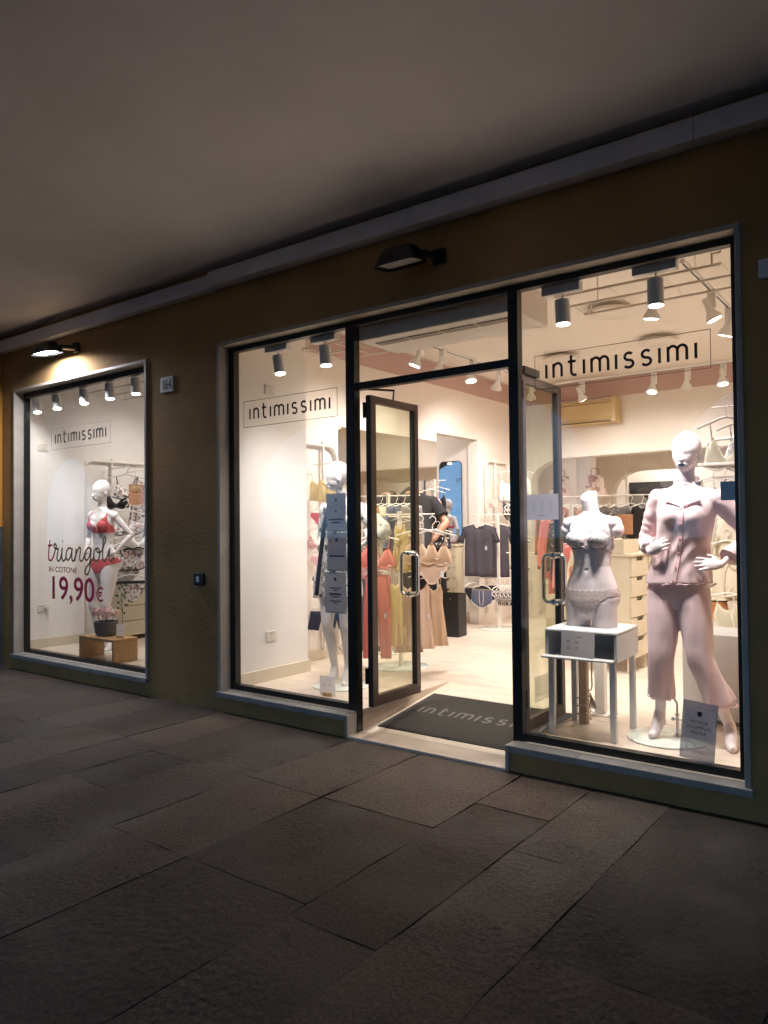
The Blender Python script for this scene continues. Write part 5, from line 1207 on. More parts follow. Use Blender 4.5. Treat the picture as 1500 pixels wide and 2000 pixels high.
for k in range(12):
    z = .36+.028*k; a = k*2.4; c_ = V(.0+.02*math.cos(a), .02*math.sin(a), z); q.ell(c_+V(.03*math.cos(a), .03*math.sin(a), 0), (.020,.010,.016), 8, Matrix.Rotation(a, 3, 'Z'))
q.build('leaves', 'leaf', t)
for k in range(4):
    q = MB(); c_ = V(.03*math.cos(k*1.9)+.01, .03*math.sin(k*1.9), .44+.06*k)
    for p in range(5): a = p*2*PI/5; q.ell(c_+V(.014*math.cos(a), -.006, .014*math.sin(a)), (.011,.004,.011), 8)
    q.build('blossom', 'white_cloth', t)
# posts behind the torso stand
t = T('display_post', 'white square post on a bolted base plate behind the torso stand', 'post', (-1.93, 5.02, FZ))
q = MB(); q.box(-.10, .10, -.09, .09, 0, .008, .003); q.build('base_plate', 'white_metal', t)
q = MB(); q.box(-.035, .035, -.03, .03, .0081, .80, .004); q.build('post', 'white_metal', t)
for a, b in ((-.08,-.07),(.08,-.07),(.08,.07),(-.08,.07)): q = MB(); q.cyl((a,b,.008),(a,b,.013), .008, 10); q.build('bolt', 'steel', t)
t = T('cord_post', 'beige round post with a coiled power cord under the torso stand', 'post', (-1.93, 4.72, FZ))
q = MB(); q.box(-.028, .028, -.022, .022, 0, .46, .004); q.build('post', 'tan_cloth', t)
q = MB(); pts = [(.045*math.cos(k*.55)+.0, .04*math.sin(k*.55), .03+.0045*k) for k in range(40)]+[(.05,.0,.22),(.055,0,.3),(.058,0,.46)]; q.tube(cr(pts, 2), .0045, 8); q.build('cord', 'rope', t, smooth=True)
q = MB()
for k in range(5): q.tube([(.05,-.02,.20), (.055+.006*k,-.03,.16), (.05+.011*k,-.03,.11)], .004, 6)
q.build('cord_loops', 'rope', t)
t = T('plinth_cube', 'large white cube plinth behind the pyjama mannequin', 'plinth', (-1.17, 5.35, FZ), math.radians(2))
q = MB(); q.box(-.26, .36, -.20, .26, .03, .575, .004); q.build('cube', 'stool_white', t); q = MB(); q.box(-.24, .34, -.18, .24, 0, .0305); q.build('recessed_base', 'grille', t)
# drawers
def drawers(name, label, loc, w, d, h, n, facing, legs=.0, gap=.008, top=True, group=None):
    """front faces local -y"""
    t = T(name, label, 'drawer unit', loc, facing, group)
    q = MB(); q.box(-w/2, w/2, .018, d, legs, h, .002); q.build('carcass', 'cabinet', t)
    if top: q = MB(); q.box(-w/2-.01, w/2+.01, -.012, d+.004, h+.0005, h+.028, .006); q.build('top_board', 'cabinet', t)
    dh = (h-legs)/n
    for i in range(n):
        z0 = legs+i*dh+gap/2; z1 = legs+(i+1)*dh-gap/2; c = w*.36
        q = MB()
        pts = [(-w/2+.006,z0),(w/2-.006,z0),(w/2-.006,z1),(c*.62,z1),(c*.5,z1-.035),(-c*.5,z1-.035),(-c*.62,z1),(-w/2+.006,z1)]
        q.prism(pts, 1, -.002, .0165); df = q.build('drawer_front', 'cabinet', t)
        q = MB(); q.box(-c*.62, c*.62, .0168, .0178, z1-.037, z1+.002); q.build('grip_recess', 'ac_dark', df)
    if legs:
        for a in (-w/2+.03, w/2-.03):
            for b in (.04, d-.04): q = MB(); q.box(a-.015, a+.015, b-.015, b+.015, 0, legs); q.build('leg', 'cabinet', t)
    return t
PH = math.pi/2
drawers('drawer_unit', 'cream three drawer chest against the wall in the left window', (-7.70, 5.75, FZ), 1.2, .4, .575, 3, PH, .05)
dA = drawers('drawer_unit', 'cream drawer unit behind the torso, nearest to the street', (-2.20, 6.69, FZ), .44, .50, 1.01, 5, PH, .13, group='cream drawer units in the middle of the shop')
dB = dup(dA, (-2.20, 7.16, FZ), PH, 'cream drawer unit behind the torso, farther from the street')
drawers('drawer_unit', 'narrow cream column of drawers under the narrow mirror', (-5.43, 8.56, .49), .36, .20, .70, 5, 0, 0, group=None)
drawers('drawer_unit', 'low cream drawer chest behind the right door leaf', (-3.35, 7.9, FZ), .6, .4, .62, 3, math.radians(10), .06)
t = T('tray_box', 'open cream box of folded lingerie on the drawer unit', 'box', (-2.42, 6.66, FZ+1.04), PH)
for a, b, c, d in ((-.2,.2,-.16,-.152),(-.2,.2,.152,.16),(-.2,-.192,-.151,.151),(.192,.2,-.151,.151)): q = MB(); q.box(a, b, c, d, 0, .12, .001); q.build('side', 'cabinet', t)
q = MB(); q.box(-.191, .191, -.151, .151, .0, .01); q.build('bottom', 'cabinet', t)
q = MB(); rnd = random.Random(3)
for k in range(8): q.ell((rnd.uniform(-.15,.15), rnd.uniform(-.10,.10), .10+rnd.uniform(0,.02)), (.05,.04,.018), 12)
q.build('folded_lingerie', 'nude_cloth', t, smooth=True)
t = T('wooden_sign', 'reddish brown blank wooden sign standing on the drawer unit', 'sign', (-2.42, 6.95, FZ+1.04), math.radians(25))
q = MB(); q.box(-.075, .075, -.006, .006, .16, .345, .002); q.build('board', 'wood_sign', t); q = MB(); q.cyl((0,0,.01),(0,0,.165), .005, 8); q.build('stem', 'steel', t); q = MB(); q.cyl((0,0,0),(0,0,.01), .035, 18); q.build('foot', 'steel', t)
# air conditioner
t = T('air_conditioner', 'yellowed wall air conditioner on the back wall', 'air conditioner', (-3.93, YB, 2.82), 0)
q = MB(); q.prism([(0,0),(-.19,.02),(-.215,.07),(-.215,.27),(-.17,.31),(0,.32)], 0, -.45, .45); q.build('casing', 'ac_plastic', t)
q = MB(); q.box(-.43, .40, -.2165, -.214, .255, .262); q.box(-.42, .38, -.205, -.19, .006, .02); q.build('air_slot', 'ac_dark', t)
q = MB(); q.box(.40, .455, -.220, .0, .0, .325, .006); q.build('end_cap', 'ac_plastic', t)
# shopping bag
t = T('shopping_bag', 'large black paper shopping bag standing on the floor by the mirror', 'bag', (-4.76, 7.62, FZ), math.radians(6))
q = MB(); w, d, h = .165, .11, .50
q.add([(-w,-d,0),(w,-d,0),(w,d,0),(-w,d,0),(-w*.97,-d*1.02,h),(w*.98,-d*.98,h+.006),(w*.98,d,h),(-w*.97,d,h)], [(3,2,1,0),(0,1,5,4),(1,2,6,5),(2,3,7,6),(3,0,4,7)])
q.add([(-w*.95,-d*.9,h-.02),(w*.95,-d*.9,h-.02),(w*.95,d*.9,h-.02),(-w*.95,d*.9,h-.02)], [(0,1,2,3)]); q.build('bag_body', 'paper_bag', t)
for s_ in (-1, 1): q = MB(); q.tube(cr([(-.05,s_*d*1.05,h-.06),(-.045,s_*d*1.14,h-.16),(.01,s_*d*1.2,h-.27),(.055,s_*d*1.14,h-.16),(.06,s_*d*1.05,h-.06)], 5), .004, 8); q.build('handle', 'ink', t)
for a in (-.05, .06): q = MB(); q.ell((a, -d*1.04, h-.055), (.008,.004,.008), 10); q.build('eyelet', 'steel', t)
# ============================================================ GARMENTS
HG = {}
def cloth_mesh(out, th, seed, fold, step=.022, fbot=1.0):
    n = len(out); vs = [Vector(p) for p in out]
    # densify border
    B = []
    for i in range(n):
        a, b = vs[i], vs[(i+1)%n]; k = max(1, int((b-a).length/step))
        for j in range(k): B.append(a+(b-a)*j/k)
    nb = len(B); xs = [p.x for p in B]; zs = [p.y for p in B]; poly = [(p.x, p.y) for p in B]
    gx = np.arange(min(xs), max(xs), step); gz = np.arange(min(zs), max(zs), step*1.4)
    G = np.array([(x+(.5*step if j%2 else 0), z) for j, z in enumerate(gz) for x in gx])
    if len(G):
        sd = poly_sdf(G, poly); G = G[sd > step*.45]
    allp = B+[Vector((float(a), float(b))) for a, b in G]
    r = delaunay_2d_cdt(allp, [(i, (i+1)%nb) for i in range(nb)], [], 1, 1e-5)
    P2 = np.array([(v.x, v.y) for v in r[0]]); d = np.maximum(0, poly_sdf(P2, poly)); zt, zb = max(zs), min(zs)
    h = th*(1-np.exp(-d/.018)); g = (zt-P2[:,1])/max(.05, zt-zb)
    ph = seed*1.7; fo = fold*(.25+g*fbot)*(np.sin(P2[:,0]*(38+seed%5*4)+ph+P2[:,1]*2.5)+.5*np.sin(P2[:,0]*71+ph*2))
    fo += fold*.8*np.array([noise.noise(Vector((x*9, z*7, seed))) for x, z in P2])
    m = len(P2); V3 = [(x, -hh+f, z) for (x, z), hh, f in zip(P2, h, fo)]+[(x, hh+f, z) for (x, z), hh, f in zip(P2, h, fo)]
    F = []; 
    for f in r[2]: F.append(tuple(f)); F.append(tuple(i+m for i in reversed(f)))
    q = MB(); q.add(V3, F)
    # close the rim
    from collections import Counter
    E = Counter()
    for f in r[2]:
        for i in range(len(f)): E[tuple(sorted((f[i], f[(i+1)%len(f)])))] += 1
    for (a, b), c in E.items():
        if c == 1: q.f.append([a, b, b+m, a+m]); q.mi.append(0)
    return q
def sym(h): return [(x, z) for x, z in h]+[(-x, z) for x, z in reversed(h) if x > 0]
SHAPES = dict(
  tee=(sym([(0,-.075),(.045,-.068),(.078,-.02),(.205,-.055),(.275,-.245),(.205,-.275),(.186,-.18),(.195,-.68)]), .020, .006),
  longtop=(sym([(0,-.075),(.045,-.068),(.078,-.02),(.195,-.055),(.235,-.33),(.245,-.62),(.205,-.625),(.185,-.24),(.20,-.74)]), .026, .009),
  cami=(sym([(0,-.20),(.05,-.175),(.085,-.125),(.10,-.125),(.135,-.22),(.145,-.50)]), .012, .006),
  slip=(sym([(0,-.21),(.05,-.18),(.085,-.125),(.10,-.125),(.130,-.23),(.125,-.36),(.205,-.92)]), .016, .012),
  bra=(sym([(0,-.205),(.028,-.185),(.078,-.10),(.096,-.10),(.138,-.18),(.150,-.24),(.06,-.262),(0,-.238)]), .026, .002),
  brief=(sym([(0,-.065),(.13,-.055),(.145,-.10),(.075,-.175),(.035,-.235),(0,-.24)]), .009, .003),
  boxer=(sym([(0,-.06),(.155,-.055),(.175,-.20),(.145,-.245),(.06,-.285),(0,-.295)]), .022, .004),
  shorts=(sym([(0,-.06),(.13,-.055),(.175,-.30),(.025,-.32),(0,-.20)]), .020, .006),
  trousers=(sym([(0,-.06),(.125,-.055),(.15,-.30),(.165,-.92),(.04,-.92),(0,-.33)]), .020, .008),
  body=(sym([(0,-.21),(.05,-.18),(.085,-.125),(.10,-.125),(.128,-.25),(.105,-.37),(.12,-.47),(.03,-.60),(0,-.61)]), .014, .004))
def hanger_mb(kind):
    q = MB()
    q.tube(cr([(.0,0,-.005),(0,0,.03),(.018,0,.05),(.026,0,.075),(.0,0,.095),(-.024,0,.078)], 4), .0035, 8)
    if kind in ('brief', 'boxer', 'shorts', 'trousers'): q.tube(cr([(-.14,0,-.058),(-.10,0,-.025),(0,0,-.005),(.10,0,-.025),(.14,0,-.058)], 4), .006, 8)
    else: q.tube(cr([(-.19,0,-.052),(-.10,0,-.028),(0,0,-.005),(.10,0,-.028),(.19,0,-.052)], 4), .0075, 8, flat=.8)
    return q
_seed = [0]
NAMES = dict(tee='tshirt_on_hanger', longtop='long_sleeved_shirt', cami='camisole', slip='slip_dress', bra='bra', brief='briefs', boxer='boxer_briefs', shorts='shorts', trousers='trousers_on_hanger', body='bodysuit')
CATS = dict(tee='t-shirt', longtop='top', cami='camisole', slip='slip dress', bra='bra', brief='briefs', boxer='boxer briefs', shorts='shorts', trousers='trousers', body='bodysuit')
def G(kind, mt, x, y, z, rz, label, group=None, s=1.0, sz=None, trim=None, hang='white_metal'):
    """z: height of the rail the hook hangs on"""
    _seed[0] += 1; sd = _seed[0]
    t = T(NAMES[kind], label, CATS[kind], (x, y, z-.095*s), math.radians(rz), group); t.scale = (s, s, sz or s)
    if ('h', kind in ('brief','boxer','shorts','trousers'), hang) not in HG:
        o = hanger_mb(kind).build('hanger', hang, t, smooth=True); HG[('h', kind in ('brief','boxer','shorts','trousers'), hang)] = o
    else:
        o = HG[('h', kind in ('brief','boxer','shorts','trousers'), hang)].copy(); COL.objects.link(o); o.parent = t
    out, th, fo = SHAPES[kind]
    q = cloth_mesh(out, th, sd, fo); q.build('cloth', mt, t, smooth=True)
    if kind in ('bra', 'cami', 'slip', 'body'):
        q = MB()
        for k in (-1, 1): q.tube([(k*.092, 0, -.118), (k*.098, 0, -.07), (k*.104, 0, -.022)], .0045, 6, flat=.5)
        q.build('straps', trim or mt, t)
    if kind == 'bra':
        q = MB(); q.tube(cr([(-.150,0,-.235),(-.06,-.022,-.262),(0,-.02,-.245),(.06,-.022,-.262),(.150,0,-.235)], 4), .006, 6); q.build('band', trim or mt, t, smooth=True)
    if trim and kind in ('brief', 'boxer', 'body', 'shorts'):
        w = SHAPES[kind][0][1][0]; q = MB(); q.box(-w, w, -.018 if kind == 'boxer' else -.014, .018 if kind == 'boxer' else .014, -.078, -.056, .004) if kind != 'body' else q.box(-.11,.11,-.02,.02,-.38,-.365,.004); q.build('waistband', trim, t)
    if sd % 3 == 0:
        q = MB(); u = .10 if kind not in ('brief','bra') else .09; zz = {'slip':-.50,'trousers':-.45,'tee':-.3,'longtop':-.3,'cami':-.30,'body':-.30}.get(kind, -.12)
        q.box(u-.014, u+.014, -.034, -.032, zz-.05, zz, .0005); tg = q.build('price_tag', 'paper', t); q = MB(); q.tube([(u,-.033,zz),(u+.01,-.028,zz+.05)], .0008, 5); q.build('tag_string', 'white_cloth', tg)
    if kind == 'boxer' and trim:
        q = MB()
        for k in (-1, 1): q.tube([(k*.028,-.024,-.08),(k*.034,-.030,-.17),(k*.020,-.022,-.27)], .0035, 6); q.tube([(k*.172,-.006,-.20),(k*.142,-.014,-.243),(k*.062,-.018,-.283)], .004, 6)
        q.build('piping', 'white_cloth', t)
    return t
def ladder_rack(name, label, x, y0, y1, z0, z1, arms, flip=1):
    """rounded tube frame fixed to a wall facing +x, with uprights and arms"""
    t = T(name, label, 'wall rack', (x, (y0+y1)/2, z0)); h = z1-z0; w = (y1-y0)/2; r = .12
    q = MB(); pts = [(.03,-w,0),(.03,-w,h-r)]+[(.03,-w+r-r*math.cos(a), h-r+r*math.sin(a)) for a in (.4,.8,1.2)]+[(.03,-w+r,h),(.03,w-r,h)]+[(.03,w-r+r*math.sin(a), h-r+r*math.cos(a)) for a in (.4,.8,1.2)]+[(.03,w,h-r),(.03,w,0)]
    q.tube(pts, .017, 12); q.build('frame', 'white_metal', t, smooth=True)
    for u in (-w*.4, w*.42): q = MB(); q.box(.02, .045, u-.012, u+.012, .0, h+.04, .003); q.build('upright', 'white_metal', t)
    for u, z, L in arms: q = MB(); q.tube([(.03,u,z-z0),(L,u,z-z0),(L+.01,u,z-z0+.02)], .006, 8); q.build('arm', 'white_metal', t)
    return t
def t_rack(name, label, x, y, zt, bars_, base=.2, post=.016, cat='clothes rack'):
    t = T(name, label, cat, (x, y, FZ))
    q = MB(); q.lathe([(base-.004,0),(base,.004),(base,.009),(base-.003,.011)], n=44); q.build('base_plate', 'glass_plate', t, auto=40)
    q = MB(); q.box(-post, post, -post, post, .011, zt-FZ, .003); q.build('pole', 'white_metal', t)
    for z, a, L0, L1 in bars_:
        c, s_ = math.cos(math.radians(a)), math.sin(math.radians(a)); q = MB(); q.tube([(L0*c, L0*s_, z-FZ), (L1*c, L1*s_, z-FZ)], .0065, 8); q.build('rail', 'white_metal', t)
    return t
# ---- left window wall
ladder_rack('wall_rack', 'rounded white tube rack on the wall of the left window', -8.16, 4.95, 6.2, .25, 2.28, [(-.32, 2.19, .40), (.05, 2.24, .45), (-.30, 1.74, .42), (-.32, 1.36, .42), (-.3, 1.12, .42), (.08, 1.36, .4)])
A = 58
G('bra', 'bra_print', -7.66, 5.22, 2.22, A, 'large patterned bra with black straps above the mannequin head, left window', None, 1.15, trim='black')
G('bra', 'black_cloth', -7.82, 5.18, 2.06, A+10, 'black bra behind the patterned bra in the left window', None, 1.0, trim='black')
G('bra', 'bra_print', -7.66, 5.20, 1.80, A, 'patterned bra with black straps at the mannequin shoulder height, left window', None, 1.15, trim='black')
G('bra', 'white_cloth', -7.50, 5.26, 1.63, A, 'white bra with a black band beside the mannequin arm, left window', None, 1.1, trim='black')
G('brief', 'bra_print', -7.60, 5.20, 1.44, A, 'patterned briefs with black waistband behind the mannequin elbow', None, 1.25, trim='black')
G('bra', 'bra_print', -7.58, 5.21, 1.36, A, 'patterned bra low beside the mannequin hip, left window', None, 1.05, trim='black')
G('brief', 'lace_grey', -7.62, 5.16, 1.17, A, 'grey lace briefs below the patterned bra in the left window', None, 1.1, trim='grey_cloth')
G('brief', 'bra_print', -7.56, 5.20, 1.07, A, 'large patterned briefs just above the drawer chest, left window', None, 1.35, trim='black')
G('slip', 'floral', -7.76, 5.52, 2.28, A+6, 'long floral slip nearest the mannequin in the left window', None, 1.0, .82)
G('slip', 'floral', -7.70, 5.72, 2.26, A-4, 'long floral slip cut by the right edge of the left window', None, 1.05, .88)
t = T('photo_card', 'colour photo card hanging between the patterned bras in the left window', 'photo card', (-7.48, 5.22, 1.74), math.radians(A))
q = MB(); q.box(-.085, .085, -.003, .003, 0, .235, .001); q.build('card', 'couple_photo', t)
q = MB()
for x_ in (-.035, .03): q.ell((x_, -.004, .175), (.030,.003,.040), 14); q.ell((x_, -.0045, .19), (.034,.003,.03), 12)
q.build('printed_hair', 'ac_plastic', t, smooth=True); q = MB()
for x_ in (-.035, .03): q.ell((x_, -.006, .165), (.018,.003,.024), 14); q.ell((x_, -.005, .07), (.045,.003,.060), 14)
q.build('printed_skin', 'skin_photo', t, smooth=True)
# ---- middle window wall
ladder_rack('wall_rack', 'white tube rack with arms on the wall behind the middle window mannequin', XW, 5.08, 5.80, .25, 2.27, [(.02, 2.07, .34), (.02, 1.72, .22), (.02, 1.50, .26), (.02, 1.10, .26), (.02, .80, .30), (.1, .74, .45)])
for i in range(4): G('cami', 'yellow', XW+.10+.07*i, 5.44+.035*i, 2.05-.01*i, 62, ['first', 'second', 'third', 'fourth'][i]+' yellow camisole from the wall in the middle window row', 'yellow camisoles on the wall rack', .62, .55)
G('brief', 'red_lace', XW+.12, 5.47, 1.72, 50, 'red briefs below the yellow camisoles', None, .78)
G('bra', 'pink_print', XW+.07, 5.45, 1.52, 55, 'pink patterned bra on the wall rack left of the robe', None, .75)
G('brief', 'pink_soft', XW+.13, 5.47, 1.32, 50, 'pink briefs under the pink patterned bra', None, .9)
G('brief', 'slate', XW+.12, 5.47, 1.09, 50, 'grey blue briefs above the navy shorts', None, .7)
G('shorts', 'navy', XW+.10, 5.46, .76, 40, 'navy shorts on the lowest hook left of the mannequin leg', None, .72)
G('shorts', 'denim', XW+.17, 5.62, .76, 40, 'blue shorts seen between the mannequin legs', None, .72)
# ---- round rack behind the left door leaf
t_rack('clothes_rack', 'white post rack with short rails behind the left door leaf', -4.07, 5.66, 1.60, [(1.57, 15, -.30, .34), (1.55, 105, -.28, .28), (1.13, 15, -.32, .34), (1.11, 105, -.3, .3)], .26)
R0 = [('cami','pink_soft',-4.24,5.40,1.44,24,'pink camisole on the post rack left of the door handle',.85,.75),('bra','coral',-4.12,5.38,1.50,30,'coral triangle bra on the post rack above the door handle',1.1,1.2),
 ('slip','yellow',-3.98,5.54,1.58,52,'yellow slip on the post rack right of the coral bra',.42,.5),('slip','yellow',-3.90,5.58,1.58,52,'yellow slip next to the tan bras beside the door edge',.7,.5),
 ('bra','tan_cloth',-3.80,5.60,1.55,44,'tan bra hanging just right of the door leaf edge',1.15,1.25),('bra','tan_cloth',-3.72,5.68,1.54,34,'rightmost tan bra on the post rack',1.15,1.25),('brief','nude_cloth',-3.72,5.66,1.27,36,'nude briefs with dark edging below the tan bras',1.0,1.0),
 ('trousers','slate',-4.33,5.58,1.13,30,'slate blue pyjama trousers leftmost on the lower rail',.85,.82),('slip','pink_soft',-4.24,5.52,1.13,36,'lilac pink slip behind the coral jumpsuit',.55,.78),('trousers','coral',-4.10,5.34,1.15,32,'coral jumpsuit legs hanging below the door handle',.78,.86),
 ('slip','yellow',-4.01,5.50,1.13,40,'yellow slip hem between coral and tan slips',.55,.76),('slip','tan_cloth',-3.93,5.58,1.12,44,'tan slip beside the yellow slip on the lower rail',.66,.80),
 ('slip','nude_cloth',-3.80,5.60,1.10,48,'pale tan slip just right of the door leaf edge',.62,.74),('slip','tan_cloth',-3.74,5.72,1.08,40,'rightmost tan slip on the lower rail',.62,.70),('cami','salmon',-4.10,5.42,1.16,36,'small salmon camisole inside the loop of the door handle',.6,.5)]
for k, m_, x, y, z, a, l, s_, sz in R0: G(k, m_, x, y, z, a, l, None, s_, sz)
# ---- rail of tops near the mirror wall
t_rack('clothes_rack', 'white rail of tops in front of the big mirror', -4.66, 6.28, 1.80, [(1.78, 20, -.36, .34)], .2)
for i, (m_, l) in enumerate((('white_cloth','white top leftmost on the rail by the mirror'),('white_cloth','second white top on the rail by the mirror'),('white_cloth','third white top, next to the orange one by the mirror'),('orange_cloth','orange top on the rail by the mirror'),('cream_cloth','cream top right of the orange one by the mirror'),('slate','slate blue top on the rail by the mirror'),('slate','second slate blue top on the rail by the mirror'),('grey_cloth','dark grey top rightmost on the rail by the mirror'))):
    u = -.32+.082*i; G('longtop', m_, -4.66+u*math.cos(.35), 6.28+u*math.sin(.35), 1.78, 82, l, 'tops on the rail by the mirror', .8)
t_rack('clothes_rack', 'rack of black garments at the right end of the big mirror', -4.90, 7.52, 2.02, [(2.0, 0, -.05, .16), (1.32, 0, -.05, .2)], .1)
G('slip', 'black_cloth', -4.83, 7.50, 2.0, 40, 'long black slip beside the right edge of the mirror', None, .75, .8); G('bra', 'pink_print', -4.83, 7.34, 1.98, 34, 'pink striped bra left of the black slip by the mirror', None, .9)
G('trousers', 'black_cloth', -4.83, 7.48, 1.30, 40, 'black leggings hanging above the shopping bag', None, .65, .75); G('bra', 'black_print', -4.80, 7.44, 1.52, 40, 'black patterned bra between slip and leggings', None, .9)
# ---- T-shirt rack
t_rack('clothes_rack', 'white rack with grey T-shirts seen through the doorway', -4.55, 8.45, 1.62, [(1.60, 0, -.38, .55), (.80, 0, -.42, .5), (1.12, 20, .1, .55)], .26)
G('tee', 'grey_tee', -4.74, 8.30, 1.60, 12, 'dark grey T-shirt in front on the rack in the doorway', None, 1.0, 1.0); G('tee', 'grey_tee', -4.70, 8.62, 1.60, 26, 'dark grey T-shirt behind the front one', None, .98, 1.05)
G('boxer', 'slate', -4.70, 8.28, .80, 12, 'grey blue boxer briefs with white piping under the T-shirt', None, .82, .95, trim='grey_cloth'); G('brief', 'black_cloth', -4.86, 8.34, .82, 50, 'black briefs left of the piped boxer briefs', None, .8, 1.1); G('boxer', 'black_cloth', -4.66, 8.40, .83, 12, 'black boxer briefs behind the piped ones', None, .8)
for i in range(6): G('brief', 'stripe_white', -4.48+.055*i, 8.36, .80, 55, ['first','second','third','fourth','fifth','sixth'][i]+' striped briefs from the left on the low rail', 'striped briefs on the low rail', .85, 1.05)
# ---- deep left wall
ladder_rack('wall_rack', 'tall rounded white rack beyond the T-shirts', XW, 8.86, 9.75, .3, 2.33, [(-.1, 2.2, .45), (-.1, 1.86, .42), (-.1, 1.45, .42), (-.05, 1.1, .42)])
G('cami', 'white_cloth', -4.70, 9.02, 2.28, 30, 'white lace camisole on the tall rack, left one', None, .9, .85); G('cami', 'white_cloth', -4.52, 9.05, 2.28, 30, 'white lace camisole on the tall rack beside the door post', None, .9, .85)
G('body', 'black_print', -4.70, 9.0, 1.92, 40, 'black patterned bodysuit below the white camisoles', None, .55); 
for i in range(4): G('brief', 'stripe_white', -4.62+.05*i, 8.98, 1.84-.0*i, 60, ['first','second','third','fourth'][i]+' striped briefs on the tall rack, upper row', 'striped briefs on the tall rack', .9, 1.2)
G('brief', 'stripe_dark', -4.50, 8.95, 1.45, 40, 'dark striped briefs in the middle row of the tall rack', None, 1.0); G('brief', 'stripe_dark', -4.50, 8.95, 1.10, 40, 'dark striped briefs in the lower row of the tall rack', None, 1.0)
t = T('small_sign', 'small pinkish blank card on a stem above the T-shirt rack', 'sign', (-4.80, 8.75, 1.40), math.radians(28)); q = MB(); q.box(-.075,.075,-.004,.004,.30,.41,.001); q.build('card', 'stone_bag', t); q = MB(); q.cyl((0,0,0),(0,0,.3), .004, 8); q.build('stem', 'white_metal', t)
# ---- behind the torso: coral row, rail of tops, shelf with bags
t_rack('clothes_rack', 'white rack with coral nightwear behind the torso', -2.98, 7.05, 1.66, [(1.64, 10, -.30, .34), (1.40, 10, -.3, .3)], .24)
for i, (k, m_, l, z) in enumerate((('longtop','coral_soft','coral top at the left of the rack behind the torso',1.62),('trousers','coral_soft','long coral trousers beside the chrome handle',1.62),('longtop','black_print','black patterned top behind the torso arm',1.60),('longtop','salmon','first salmon top fanned beside the torso waist',1.40),('longtop','salmon','second salmon top fanned beside the torso waist',1.38),('longtop','coral','coral top fanned beside the torso waist',1.36),('longtop','cream_cloth','first cream top below the coral ones by the torso',1.32),('longtop','cream_cloth','second cream top below the coral ones by the torso',1.30))):
    G(k, m_, -3.10+.035*i, 6.90+.03*i, z, 62, l, 'nightwear on the rack behind the torso', .82)
t_rack('clothes_rack', 'long white rail of brown and grey tops behind the torso', -3.2, 8.15, 1.80, [(1.78, 8, -.55, .62)], .24)
for i, (m_, l) in enumerate((('terracotta','first terracotta top left of the torso neck'),('terracotta','second terracotta top left of the torso neck'),('terracotta','third terracotta top left of the torso neck'),('nude_cloth','nude top behind the torso neck'),('tan_cloth','tan top behind the torso neck'),('grey_cloth','first grey striped top right of the torso neck'),('grey_cloth','second grey striped top right of the torso neck'),('stripe_dark','dark striped top right of the torso neck'),('grey_cloth','third grey top right of the torso neck'),('black_cloth','black top at the right end of the long rail'))):
    G('longtop', m_, -3.70+.115*i, 8.08+.016*i, 1.78, 70, l, 'tops on the long rail behind the torso', .92)
t = T('wall_shelf', 'white shelf unit with fabric bags in the rear room', 'shelf', (-4.25, 10.6, 1.86))
q = MB(); q.box(-.55, .62, -.15, .15, 0, .025, .006); q.build('shelf_board', 'white_metal', t)
q = MB(); q.box(-.55, .62, -.15, .15, .62, .645, .006); q.build('shelf_board', 'white_metal', t)
for a in (-.5, .55): q = MB(); q.box(a-.012, a+.012, .10, .125, -1.69, .75, .003); q.build('upright', 'white_metal', t)
for x_, l, rz in ((-4.62, 'pinkish fabric bag leaning on the rear shelf, left one', .3), (-4.08, 'pinkish printed fabric bag standing on the rear shelf behind the torso neck', -.1)):
    t = T('fabric_bag', l, 'bag', (x_, 10.55, 1.886), rz); q = MB(); q.add([(-.16,-.05,0),(.16,-.05,0),(.16,.05,0),(-.16,.05,0),(-.12,-.02,.30),(.12,-.02,.30),(.12,.02,.30),(-.12,.02,.30)], [(3,2,1,0),(4,5,6,7),(0,1,5,4),(1,2,6,5),(2,3,7,6),(3,0,4,7)]); q.build('bag_body', 'stone_bag', t)
    q = MB(); q.tube(cr([(-.06,-.02,.29),(-.05,-.03,.38),(.05,-.03,.38),(.06,-.02,.29)], 4), .007, 8); q.build('handle', 'tan_cloth', t)
t = T('wall_poster', 'large dark photo poster with a pale shape in the rear room', 'poster', (-3.70, 12.19, 1.30))
q = MB(); q.box(-.45, .65, -.02, 0, 0, .84, .002); q.build('print', 'poster_photo', t)
q = MB(); q.prism([(-.42,.26),(-.25,.22),(-.10,.36),(-.14,.56),(-.32,.66),(-.42,.62)], 1, -.0225, -.019); q.build('pale_shape', 'grey_cloth', t)
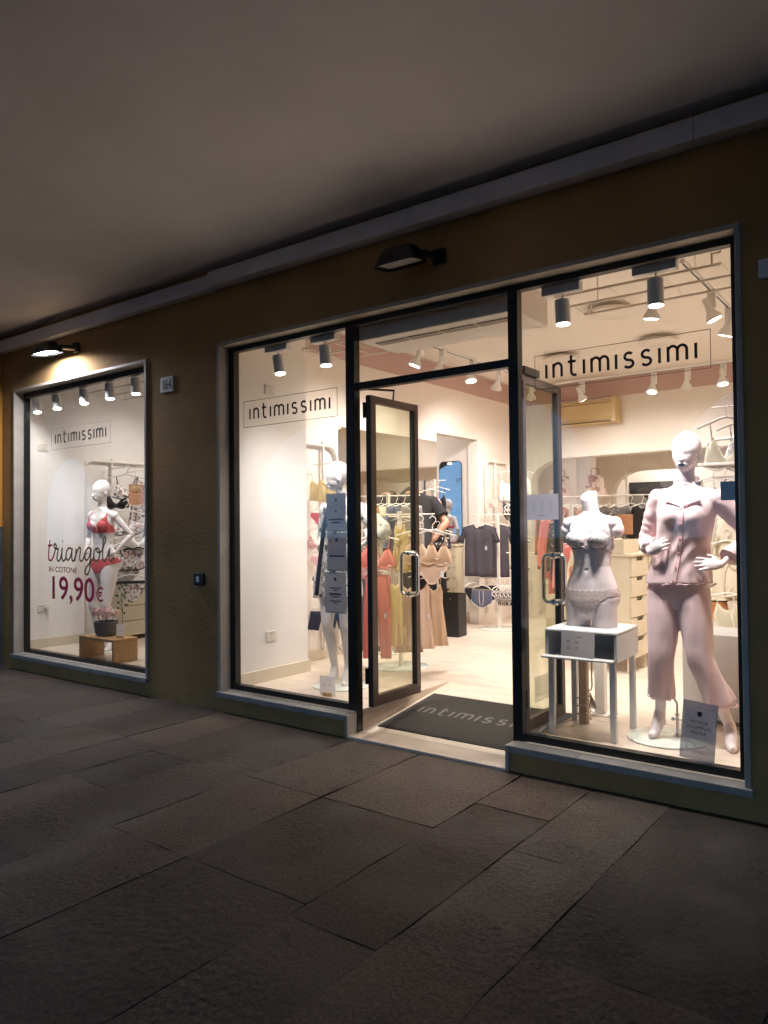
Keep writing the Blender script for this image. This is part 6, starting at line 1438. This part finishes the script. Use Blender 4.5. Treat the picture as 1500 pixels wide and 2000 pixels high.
# ---- right edge unit
t = T('display_unit', 'white shelf unit with hooks at the right edge behind the pyjama mannequin', 'shelf unit', (-1.15, 5.75, FZ))
q = MB(); q.box(-.27, .42, -.17, .12, 1.695, 1.715, .006); q.build('shelf_board', 'white_metal', t)
q = MB(); q.tube(cr([(-.26,.10,1.72),(-.26,.10,1.86),(-.20,.10,1.90),(.10,.10,1.90),(.14,.10,1.86),(.14,.10,1.72)], 3), .012, 10); q.build('hoop', 'white_metal', t, smooth=True)
for a in (-.05, .36): q = MB(); q.box(a-.014, a+.014, .06, .09, 0, 2.22, .003); q.build('upright', 'white_metal', t)
for z in (2.12, 1.62, 1.42, .88): q = MB(); q.tube([(-.2,-.02,z),(.4,-.02,z)], .006, 8); q.build('rail', 'white_metal', t)
q = MB(); q.lathe([(.27,0),(.275,.006),(.27,.012)], (.15,.08,0), 40); q.build('base_plate', 'glass_plate', t)
G('bra', 'beige_lace', -1.235, 5.64, 2.30, 14, 'beige lace bra hanging above the shelf at the right window edge', None, 1.0, 1.45); G('bra', 'lace_grey', -1.12, 5.70, 2.28, 14, 'grey lace bra behind the beige one above the shelf', None, 1.0, 1.4)
for i, m_ in enumerate(('tan_cloth', 'bra_print', 'terracotta', 'tan_cloth')): G('bra', m_, -1.34+.075*i, 5.70, 1.86, 30, ['tan bra', 'patterned bra', 'terracotta bra', 'second tan bra'][i]+' in the row under the shelf at the pyjama shoulder', None, .75)
G('longtop', 'cream_cloth', -1.18, 5.72, 1.60, 20, 'cream top behind the bent pyjama sleeve', None, .75); G('cami', 'cream_cloth', -1.25, 5.66, 1.42, 16, 'cream camisole below the pyjama elbow', None, .85)
G('body', 'orange_cloth', -1.32, 5.66, 1.20, 30, 'orange bodysuit with black lace beside the pyjama hip', None, .62, .62, trim='black'); G('bra', 'black_print', -1.33, 5.64, 1.22, 30, 'black lace bra top above the orange bodysuit', None, .55)
for i in range(2): G('body', 'beige_lace', -1.235+.11*i, 5.60, 1.05, 12, ['left beige lace bodysuit above the cube plinth', 'right beige lace bodysuit above the cube plinth'][i], None, .75, .62)
G('cami', 'cream_cloth', -1.18, 5.64, 1.30, 10, 'short cream camisole above the beige bodysuits', None, .6)
